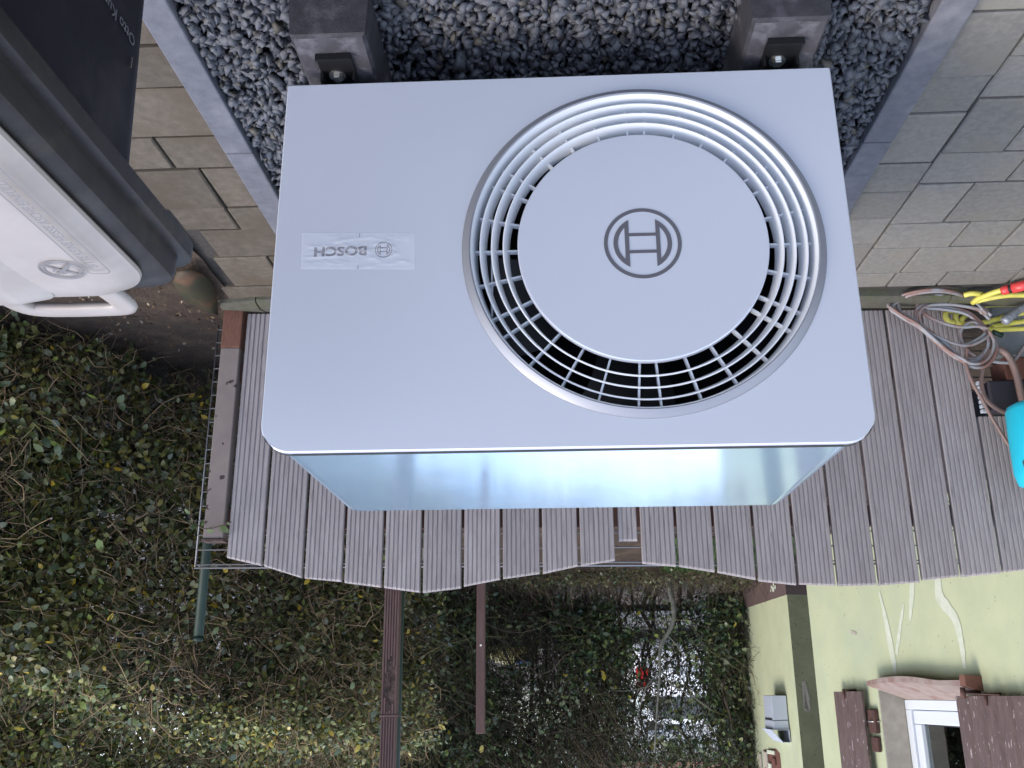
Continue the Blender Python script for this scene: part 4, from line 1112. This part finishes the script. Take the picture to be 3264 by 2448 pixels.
# ---- beyond the hedges -------------------------------------------
def far_house(name, label, x0, x1, y0, zt, roof=True):
    h = thing(name, label, 'house', ((x0+x1)/2, y0, 0))
    MB().box((x0, y0, 0), (x1, y0+7, zt)).build('wall', M['white_wall'], h)
    n = int((x1-x0)/2.6)
    for fl_ in range(2):
        for k in range(n):
            cx = x0+(x1-x0)*(k+.5)/n; z = 1.3+2.7*fl_
            if z+1.2 > zt-.1: continue
            w_ = MB().box((cx-.55, y0-.03, z), (cx+.55, y0-.002, z+1.2), .01).build('window', M['pvc'], h)
            MB().box((cx-.47, y0-.034, z+.08), (cx-.03, y0-.0305, z+1.12)).build('pane', M['glass_dark'], w_)
            MB().box((cx+.03, y0-.034, z+.08), (cx+.47, y0-.0305, z+1.12)).build('pane', M['glass_dark'], w_)
    yc = y0+3.5
    MB().add([(x0-.4, y0-.5, zt), (x1+.4, y0-.5, zt), (x1+.4, y0+7.5, zt), (x0-.4, y0+7.5, zt), (x0-.4, yc, zt+2.6), (x1+.4, yc, zt+2.6)], [(0, 1, 5, 4), (2, 3, 4, 5), (0, 4, 3), (1, 2, 5), (0, 1, 2, 3)]).build('roof', M['roof'], h)
far_house('white_house', 'white rendered house glimpsed through the gap in the far hedge', -8.5, -1.0, 26, 3.2)

car = thing('parked_car', 'white car parked beyond the hedge, its red tail light showing', 'car', (-2.05, 15.8, .42))
gz = .42
secs = [(13.85, .30, .72, .80, 0), (13.95, .22, .98, .84, 0), (14.2, .20, 1.02, .86, 0), (15.5, .20, .98, .87, 0), (17.2, .20, .92, .86, 0), (17.75, .24, .78, .80, 0), (17.9, .34, .62, .72, 0)]
def ring_s(y, zb, zt, hw):
    cx = -2.05; r_ = .12; p_ = []
    for sx, z in ((-1, zb), (1, zb), (1, zt), (-1, zt)):
        for k in range(3):
            a = k/2; 
            if z == zb: p_.append((cx+sx*(hw-(r_*(1-a) if sx > 0 else r_*a)*.6), y, gz+zb+(r_*(a if sx > 0 else 1-a))*0.6))
            else: p_.append((cx+sx*(hw-(r_*a if sx > 0 else r_*(1-a))), y, gz+zt-(r_*((1-a) if sx > 0 else a))))
    return p_
MB().loft([ring_s(y, a, b, c) for y, a, b, c, _ in secs]).build('body', M['car'], car)
cabin = MB().loft([[(-2.05-.76, 14.0, gz+.98), (-2.05+.76, 14.0, gz+.98), (-2.05+.76, 16.9, gz+.95), (-2.05-.76, 16.9, gz+.95)],
                   [(-2.05-.62, 14.35, gz+1.42), (-2.05+.62, 14.35, gz+1.42), (-2.05+.60, 16.1, gz+1.44), (-2.05-.60, 16.1, gz+1.44)],
                   [(-2.05-.54, 14.5, gz+1.46), (-2.05+.54, 14.5, gz+1.46), (-2.05+.52, 16.0, gz+1.47), (-2.05-.52, 16.0, gz+1.47)]], smooth=False).build('cabin', M['car'], car)
MB().add([(-2.05-.66, 14.045, gz+1.05), (-2.05+.66, 14.045, gz+1.05), (-2.05+.56, 14.315, gz+1.38), (-2.05-.56, 14.315, gz+1.38)], [(0, 1, 2, 3)]).build('rear_window', M['glass_dark'], cabin)
for sx in (-1, 1):
    MB().box((-2.05+sx*.74-.10, 13.83, gz+.60), (-2.05+sx*.74+.10, 13.98, gz+.92), .02).build('tail_light', M['tail'], car)
    for y in (14.6, 17.0):
        wh = MB().revolve([(.0001, -.1), (.29, -.1), (.31, -.06), (.31, .06), (.29, .1), (.0001, .1)], (-2.05+sx*.76, y, gz+.31), 'X', 28, False).build('wheel', M['tyre'], car)
        MB().revolve([(.0001, -.105), (.18, -.105), (.19, -.09), (.0001, .105)], (-2.05+sx*.76, y, gz+.31), 'X', 20, False).build('rim', M['wire'], wh)
MB().box((-2.05-.26, 13.835, gz+.60), (-2.05+.26, 13.85, gz+.71)).build('number_plate', M['pvc'], car)
MB().box((-2.05-.82, 13.80, gz+.32), (-2.05+.82, 13.95, gz+.50), .04).build('bumper', M['car'], car)

# ================================================================== WHEELIE BIN
bin_ = thing('wheelie_bin', 'black wheelie bin with grey beige lid and raised lettering, closest to the camera', 'wheelie bin', (.70, -.88, 0))
def rr2(x0, x1, y0, y1, r_, z, n=7, zf=None):
    p_ = []
    for cx, cy, a0 in ((x1-r_, y1-r_, 0), (x0+r_, y1-r_, 90), (x0+r_, y0+r_, 180), (x1-r_, y0+r_, 270)):
        for i in range(n+1):
            a = R(a0+90*i/n); x, y = cx+r_*math.cos(a), cy+r_*math.sin(a); p_.append((x, y, z if zf is None else zf(x, y)))
    return p_
bd = MB().loft([rr2(.510, .900, -1.10, -.740, .05, .03), rr2(.478, .925, -1.13, -.732, .045, .50), rr2(.468, .930, -1.135, -.728, .04, .850)])
body = bd.build('bin_body', M['bin'], bin_); auto_smooth(body, 50)
X0, X1, Y0b, Y1b = .440, .958, -1.075, -.612
ins = lambda d, z, r_=.035: rr2(X0+d, X1-d, Y0b+d, Y1b-d, max(r_-d*.3, .006), z)
col = MB().loft([ins(.030, .848), ins(.003, .842), ins(0, .846), ins(0, .862), ins(.001, .8645), ins(.004, .866), ins(.0125, .8665), ins(.0135, .869), ins(.0135, .887), ins(.016, .8935), ins(.022, .898), ins(.034, .9025), ins(.05, .903)], False, False)
collar = col.build('bin_collar', M['bin_rim'], bin_); auto_smooth(collar, 32)
LX0, LX1, LY0, LY1 = .470, .930, -1.065, -.650
def dome(x, y): return -.003*((x-.70)/.23)**2-.004*((y+.85)/.22)**2
lid_l = lambda d, z, r_=.06: rr2(LX0+d, LX1-d, LY0+d, LY1-d, max(r_-d*.5, .01), z, 9, lambda x, y: z+dome(x, y))
ld_ = MB().loft([lid_l(.002, .9085), lid_l(0, .912), lid_l(.001, .916), lid_l(.006, .9190), lid_l(.014, .9255), lid_l(.026, .9300), lid_l(.045, .9320), lid_l(.09, .9330), lid_l(.15, .9335)], True, True)
lid = ld_.build('lid', M['lid'], bin_); auto_smooth(lid, 40)
lz = lambda x, y: .9325+dome(x, y)
# raised centre field of the lid
pf = lambda x0, x1, y0, y1, r_, dz: rr2(x0, x1, y0, y1, r_, 0, 6, lambda x, y: lz(x, y)+dz)
fieldm = MB().loft([pf(.572, .86, -1.05, -.672, .02, -.001), pf(.598, .835, -1.03, -.694, .012, .013), pf(.604, .83, -1.024, -.70, .010, .0145)], False, True)
field = fieldm.build('raised_field', M['lid'], lid); auto_smooth(field, 40)
# lettering on the lid: reads for someone standing on the heat pump side
def lid_text(txt, x_base, y_start, size, length, z_add, bold=.0004, par=lid, mat_=None):
    o = text_mesh('lid_lettering', txt, size, mat_ or M['lid_text'], par, (0, 0, 0), (0, -1, 0), (1, 0, 0), 0.0, bold)
    off = world_loc(par); vs = o.data.vertices
    ys = [v.co.y+off.y for v in vs]; y0, y1 = max(ys), min(ys); k = length/(y0-y1)
    for v in vs:
        y = y_start-(y0-(v.co.y+off.y))*k; x = x_base+(v.co.x+off.x)
        v.co = (x-off.x, y-off.y, lz(x, y)+z_add-off.z)
    return o
lid_text('BITTE KEINE HEISSE ASCHE EINFÜLLEN', .4865, -.760, .0145, .185, .0018, .0002)
def lid_line(pts, w=.0009, z=.0011, par=lid, name='raised_outline', mat_=None):
    A = [(x, y) for x, y in pts]; v = []
    for i, (x, y) in enumerate(A):
        a = A[max(i-1, 0)]; b = A[min(i+1, len(A)-1)]; t = Vector((b[0]-a[0], b[1]-a[1])).normalized()
        for s_ in (-1, 1):
            xx, yy = x-t.y*w*s_, y+t.x*w*s_; v.append((xx, yy, lz(xx, yy)+z))
    MB().add(v, [(2*i, 2*i+1, 2*i+3, 2*i+2) for i in range(len(A)-1)]).build(name, mat_ or M['lid_text'], par)
q = rr2(.4805, .5035, -.962, -.742, .007, 0); lid_line([(p[0], p[1]) for p in q+q[:1]])
cxs, cys = .5285, -.7535
for r_ in (.0215, .0175): lid_line([(cxs+r_*math.cos(a), cys+r_*math.sin(a)) for a in lin(0, 2*PI, 40)])
for a in (45, 135): lid_line([(cxs+.0175*math.cos(R(a)), cys+.0175*math.sin(R(a))), (cxs-.0175*math.cos(R(a)), cys-.0175*math.sin(R(a)))], .0014)
lid_line([(cxs-.003, cys+.006), (cxs+.004, cys+.009), (cxs+.006, cys+.004), (cxs+.010, cys+.002), (cxs+.006, cys-.004), (cxs+.0, cys-.002), (cxs-.004, cys+.002), (cxs-.003, cys+.006)], .0009)
lid_line([(cxs-.010, cys-.008), (cxs-.001, cys+.001)], .0016)
lid_text('Wir scho', .622, -.715, .020, .085, .0157, .0001, field)
# lid handle at the far edge
hn = MB(); zc = .900
out = spline([(.662, -.655, zc+.007), (.664, -.625, zc+.004), (.661, -.592, zc+.001), (.648, -.580, zc), (.615, -.577, zc), (.580, -.577, zc), (.548, -.579, zc), (.537, -.592, zc+.001), (.534, -.625, zc+.004), (.534, -.655, zc+.007)], 4)
def bar(path, w, h):
    loops = []
    for i, p_ in enumerate(path):
        t = (path[min(i+1, len(path)-1)]-path[max(i-1, 0)]).normalized(); sd_ = t.cross(Vector((0, 0, 1))).normalized(); loop = []
        for a in range(10):
            q_ = 2*PI*a/10; c_, s_ = math.cos(q_), math.sin(q_)
            loop.append(p_+sd_*(w*math.copysign(abs(c_)**.6, c_))+Vector((0, 0, h*math.copysign(abs(s_)**.6, s_))))
        loops.append(loop)
    hn.loft(loops)
bar(out, .0145, .0060)
handle = hn.build('handle', M['lid'], bin_)
ft = MB(); ft.loft([rr2(.530, .668, -.6600, -.6450, .004, .896), rr2(.528, .670, -.6640, -.6470, .004, .911)]); ft.build('handle_root', M['lid'], handle)
# maker's raised lettering on the side of the body
o = text_mesh('side_lettering', 'Otto Kunststofftechnik', .019, M['bin_text'], body, (0, 0, 0), (0, -1, 0), (0, 0, 1), 0.0, .0003)
off = world_loc(body)
for v in o.data.vertices:
    y = -.778+(v.co.y+off.y)*1.0; z = .664+(v.co.z+off.z)
    x = .4745+(.468-.4745)*((z-.60)/.25)-.0012
    v.co = (x-off.x, y-off.y, z-off.z)
MB().box((.4700, -.7815, .690), (.4722, -.7805, .704)).build('bright_clip', M['bolt'], body)
for sx in (.455, .915):
    wh = MB().revolve([(.0001, -.02), (.09, -.02), (.1, -.012), (.1, .012), (.09, .02), (.0001, .02)], (sx+.02, -.70, .10), 'X', 28, False).build('wheel', M['tyre'], bin_)

# ================================================================== SMALL THINGS
# large fading leaf by the bin
out_ = [(1.238, 1.53, .035), (1.262, 1.455, .045), (1.285, 1.38, .05), (1.292, 1.30, .05), (1.275, 1.20, .05), (1.235, 1.13, .045), (1.190, 1.13, .040), (1.168, 1.19, .03), (1.172, 1.27, .022), (1.190, 1.36, .020), (1.212, 1.45, .024)]
mid = [(1.238, 1.53, .036), (1.228, 1.32, .050), (1.215, 1.13, .060)]
n = len(out_); v = out_+[(1.236, 1.44, .048), (1.230, 1.34, .056), (1.224, 1.24, .060), (1.214, 1.14, .058)]
a_, b_, c_, d_ = n, n+1, n+2, n+3
f = [(0, 1, a_), (1, 2, b_, a_), (2, 3, b_), (3, 4, c_, b_), (4, 5, d_, c_), (5, 6, d_), (6, 7, d_), (7, 8, c_, d_), (8, 9, b_, c_), (9, 10, a_, b_), (10, 0, a_)]
bl = mesh_obj('fallen_leaf', v, f, M['big_leaf'], None, [True]*len(f)); tag(bl, 'large fading green leaf with an orange edge lying on soil by the bin', 'leaf')
sm = bl.modifiers.new('solid', 'SOLIDIFY'); sm.thickness = .0016
# a few crumbs and fallen leaves on the soil
P = np.stack([rng.uniform(1.2, 1.75, 260), rng.uniform(1.0, 1.95, 260), rng.uniform(.006, .02, 260)], 1)
lf = leaves_mesh('leaf_litter', P, (.008, .020), None, M['leaf'], np.array([.09, .055, .03])[None]*rng.uniform(.3, 1.8, (260, 1)), 0)
tag(lf, 'scattered brown leaf litter on the soil at the hedge foot', 'leaf litter', kind='stuff')

CAB = {
'C1':[(-1.553, 1.614, 0.063), (-1.517, 1.612, 0.015), (-1.42, 1.538, 0.012), (-1.334, 1.519, 0.012), (-1.268, 1.549, 0.012), (-1.236, 1.599, 0.019), (-1.213, 1.598, 0.043), (-1.228, 1.599, 0.058), (-1.265, 1.601, 0.087), (-1.31, 1.603, 0.117), (-1.357, 1.605, 0.17), (-1.404, 1.607, 0.219), (-1.448, 1.609, 0.248), (-1.477, 1.61, 0.268), (-1.52, 1.612, 0.265), (-1.558, 1.614, 0.231), (-1.574, 1.615, 0.186), (-1.562, 1.614, 0.145)],
'C2':[(-1.572, 1.627, 0.082), (-1.544, 1.626, 0.049), (-1.494, 1.623, 0.013), (-1.394, 1.574, 0.012), (-1.316, 1.58, 0.012), (-1.259, 1.612, 0.017), (-1.24, 1.612, 0.038), (-1.25, 1.612, 0.068), (-1.302, 1.614, 0.104), (-1.353, 1.617, 0.151), (-1.398, 1.619, 0.197), (-1.433, 1.62, 0.235)],
'C3':[(-1.545, 1.62, 0.06), (-1.526, 1.619, 0.042), (-1.435, 1.615, 0.023), (-1.353, 1.611, 0.023), (-1.312, 1.609, 0.041), (-1.301, 1.608, 0.079), (-1.312, 1.609, 0.118), (-1.362, 1.611, 0.15), (-1.413, 1.614, 0.174), (-1.466, 1.616, 0.18), (-1.519, 1.618, 0.157), (-1.544, 1.62, 0.137)],
'C4':[(-1.319, 1.609, 0.047), (-1.359, 1.611, 0.077), (-1.41, 1.613, 0.101), (-1.463, 1.616, 0.113), (-1.518, 1.618, 0.11), (-1.557, 1.62, 0.119)],
'C5':[(-1.31, 1.615, 0.033), (-1.324, 1.608, 0.012), (-1.34, 1.602, 0.012)],
'C6':[(-1.351, 1.623, 0.027), (-1.411, 1.625, 0.031), (-1.491, 1.629, 0.049), (-1.535, 1.631, 0.088), (-1.558, 1.632, 0.132), (-1.553, 1.632, 0.179), (-1.519, 1.63, 0.219), (-1.49, 1.629, 0.233), (-1.461, 1.628, 0.227)],
'C7':[(-1.539, 1.625, 0.117), (-1.509, 1.624, 0.093), (-1.478, 1.622, 0.105), (-1.457, 1.622, 0.131), (-1.456, 1.621, 0.172), (-1.473, 1.622, 0.206), (-1.494, 1.623, 0.224)],
'C8':[(-1.466, 1.61, 0.2), (-1.457, 1.61, 0.23), (-1.453, 1.609, 0.27), (-1.465, 1.61, 0.33), (-1.488, 1.611, 0.389), (-1.51, 1.612, 0.452), (-1.54, 1.613, 0.524), (-1.57, 1.615, 0.59), (-1.581, 1.615, 0.632), (-1.58, 1.615, 0.664)],
'C9':[(-1.541, 1.625, 0.206), (-1.518, 1.624, 0.267), (-1.504, 1.624, 0.321), (-1.509, 1.624, 0.38), (-1.544, 1.626, 0.42), (-1.587, 1.628, 0.439), (-1.624, 1.629, 0.444)],
'C10':[(-1.527, 1.625, 0.237), (-1.551, 1.626, 0.207), (-1.581, 1.627, 0.197), (-1.615, 1.629, 0.222), (-1.632, 1.63, 0.287), (-1.636, 1.63, 0.371), (-1.639, 1.63, 0.435), (-1.643, 1.63, 0.492)],
'C11':[(-1.558, 1.632, 0.24), (-1.595, 1.634, 0.245), (-1.633, 1.636, 0.24), (-1.68, 1.638, 0.19), (-1.715, 1.639, 0.155)],
'Y1':[(-1.508, 1.597, 0.012), (-1.512, 1.561, 0.012), (-1.528, 1.532, 0.012), (-1.548, 1.504, 0.012), (-1.57, 1.485, 0.012)],
'Y2':[(-1.518, 1.597, 0.012), (-1.553, 1.569, 0.012), (-1.612, 1.545, 0.012), (-1.687, 1.548, 0.012)],
'Y3':[(-1.464, 1.558, 0.012), (-1.487, 1.545, 0.012), (-1.524, 1.555, 0.012)],
'Y4':[(-1.577, 1.653, 0.012), (-1.601, 1.627, 0.012), (-1.644, 1.595, 0.012), (-1.717, 1.591, 0.012)],
'Y5':[(-1.577, 1.653, 0.014), (-1.643, 1.656, 0.012), (-1.75, 1.661, 0.013)],
'Y6':[(-1.454, 1.647, 0.036), (-1.432, 1.646, 0.039), (-1.426, 1.646, 0.062), (-1.438, 1.647, 0.081), (-1.454, 1.647, 0.082)],
'Y7':[(-1.482, 1.649, 0.041), (-1.467, 1.648, 0.047), (-1.461, 1.648, 0.068), (-1.468, 1.648, 0.084), (-1.481, 1.649, 0.083), (-1.485, 1.649, 0.068), (-1.511, 1.65, 0.047)],
'Y8':[(-1.485, 1.649, 0.086), (-1.504, 1.65, 0.091), (-1.578, 1.653, 0.079), (-1.664, 1.657, 0.056), (-1.744, 1.661, 0.043)],
'Y9':[(-1.589, 1.654, 0.1), (-1.674, 1.657, 0.085), (-1.738, 1.66, 0.077)],
'Y10':[(-1.563, 1.652, 0.11), (-1.655, 1.657, 0.11), (-1.733, 1.66, 0.108)],
}
coil = thing('cable_coil', 'tangled coil of grey brown cable lying against the fence boards', 'cable', (-1.45, 1.61, .1))
for k in ('C1', 'C2', 'C3', 'C4', 'C5', 'C6', 'C7', 'C8', 'C9', 'C11'):
    r_ = .0064 if k != 'C9' else .0078
    q = spline([(x, y-(.004 if k in ('C6', 'C8', 'C7') else 0), max(z, r_+.001)) for x, y, z in CAB[k]], 6)
    MB().tube(q, r_, 8).build('cable_loop', M['cable'] if k not in ('C8', 'C9', 'C5') else M['cable2'], coil)
for dx, dz, k in ((.010, -.012, 'C1'), (-.012, .006, 'C3'), (.006, .010, 'C6'), (-.004, -.012, 'C2')):
    q = spline([(x+dx, y-.008, max(z+dz, .008)) for x, y, z in CAB[k]], 6)
    MB().tube(q, .0060, 8).build('cable_loop', M['cable'], coil)
th_ = MB().tube(spline(CAB['C10'], 6), .0125, 10).build('thick_cable', M['cable2'], None); tag(th_, 'thick brown cable hanging down beside the turquoise can', 'cable')
hose = thing('garden_hose', 'yellow garden hose coil with a red connector at the fence foot', 'garden hose', (-1.6, 1.58, 0))
for i, k in enumerate(['Y1', 'Y2', 'Y3', 'Y4', 'Y5', 'Y6', 'Y7', 'Y8', 'Y9', 'Y10']):
    dz = .010*(i in (1,))+.014*(i in (0,))
    pts = CAB[k]
    q = spline([(x, y, max(z, .0105)+dz) for x, y, z in pts], 6)
    MB().tube(q, .0100, 10).build('hose_loop', M['yellow'], hose)
cn = MB()
pA, pB = Vector((-1.566, 1.489, .028)), Vector((-1.632, 1.432, .030)); dd_ = (pB-pA)
cn.tube([pA-dd_*.05, pA, pA+dd_*.22, pA+dd_*.24], [.012, .0155, .0165, .013], 14)
cn.tube([pA+dd_*.34, pA+dd_*.36, pA+dd_*.92, pA+dd_*.95], [.013, .0185, .0185, .014], 14)
con = cn.build('connector', M['red'], hose)
MB().tube([pA+dd_*.22, pA+dd_*.36], .0135, 12).build('connector_ring', M['gasket'], con)
MB().tube([pA+dd_*.94, pA+dd_*1.05], .0145, 12).build('connector_mouth', M['gasket'], con)
tp = MB().tube(spline([(-1.605, 1.598, .104), (-1.622, 1.596, .090), (-1.645, 1.596, .074), (-1.690, 1.598, .045)], 4), [.014, .017, .018, .016, .018, .017, .016, .017, .015, .014, .014, .013, .012], 10).build('tape_wrap', M['tape'], coil)
MB().tube([(-1.566, 1.612, .135), (-1.60, 1.612, .150)], .009, 10).build('green_plug', M['green_post'], coil)
# niche in the fence: slab, brick and dark box
ob = MB().box((-1.93, 1.655, .0), (-1.60, 1.70, .212), .006).build('stone_slab', M['slab'], None); tag(ob, 'upright grey stone slab leaning in the fence niche behind the cables', 'stone slab')
ob = MB().box((-1.90, 1.665, .214), (-1.615, 1.78, .300), .004).build('red_brick', M['brownbox'], None); tag(ob, 'rust brown brick lying on the stone slab under the dark box', 'brick')
ob = MB().box((-1.92, 1.662, .3015), (-1.545, 1.90, .418), .006).build('dark_box', M['crate'], None); tag(ob, 'dark blue black box set in the gap under the shortened fence boards', 'box')
m_ = MB()
for k in range(7): m_.box((-1.536+.002*(k % 2), 1.672, .300+.0175*k), (-1.512, 1.69, .312+.0175*k), .002)
ob = m_.build('ridged_strip', M['box_grey'], None); tag(ob, 'short pale ridged plastic strip beside the dark box in the fence niche', 'strip')
# turquoise can
can = thing('watering_can', 'bright turquoise plastic watering can hanging at the fence', 'watering can', (-1.60, 1.47, .46))
def ell(cx, cy, a, b, z, n=28, e=.75):
    return [(cx+a*math.copysign(abs(math.cos(2*PI*i/n))**e, math.cos(2*PI*i/n)), cy+b*math.copysign(abs(math.sin(2*PI*i/n))**e, math.sin(2*PI*i/n)), z) for i in range(n)]
cc = -1.612
MB().loft([ell(cc, 1.47, .085, .06, .447), ell(cc, 1.47, .104, .072, .456), ell(cc, 1.47, .110, .078, .475), ell(cc, 1.47, .114, .080, .58), ell(cc, 1.47, .115, .080, .68), ell(cc, 1.47, .105, .075, .72), ell(cc, 1.47, .07, .05, .735)]).build('can_body', M['teal'], can)
MB().tube(spline([(cc-.10, 1.47, .52), (cc-.20, 1.46, .60), (cc-.28, 1.45, .74)], 5), .018, 12).build('spout', M['teal'], can)
MB().tube(spline([(cc+.075, 1.47, .70), (cc+.06, 1.47, .79), (cc-.02, 1.47, .80), (cc-.07, 1.47, .73)], 6), .010, 10).build('can_handle', M['teal'], can)
MB().tube(spline([(-1.505, 1.43, .655), (-1.498, 1.40, .69), (-1.53, 1.39, .72)], 5), .005, 8).build('wire_hook', M['wire'], can)
MB().tube([(cc-.02, 1.475, .80), (cc-.02, 1.60, .815), (cc-.02, 1.71, .80)], .004, 8).build('hanger', M['iron'], can)
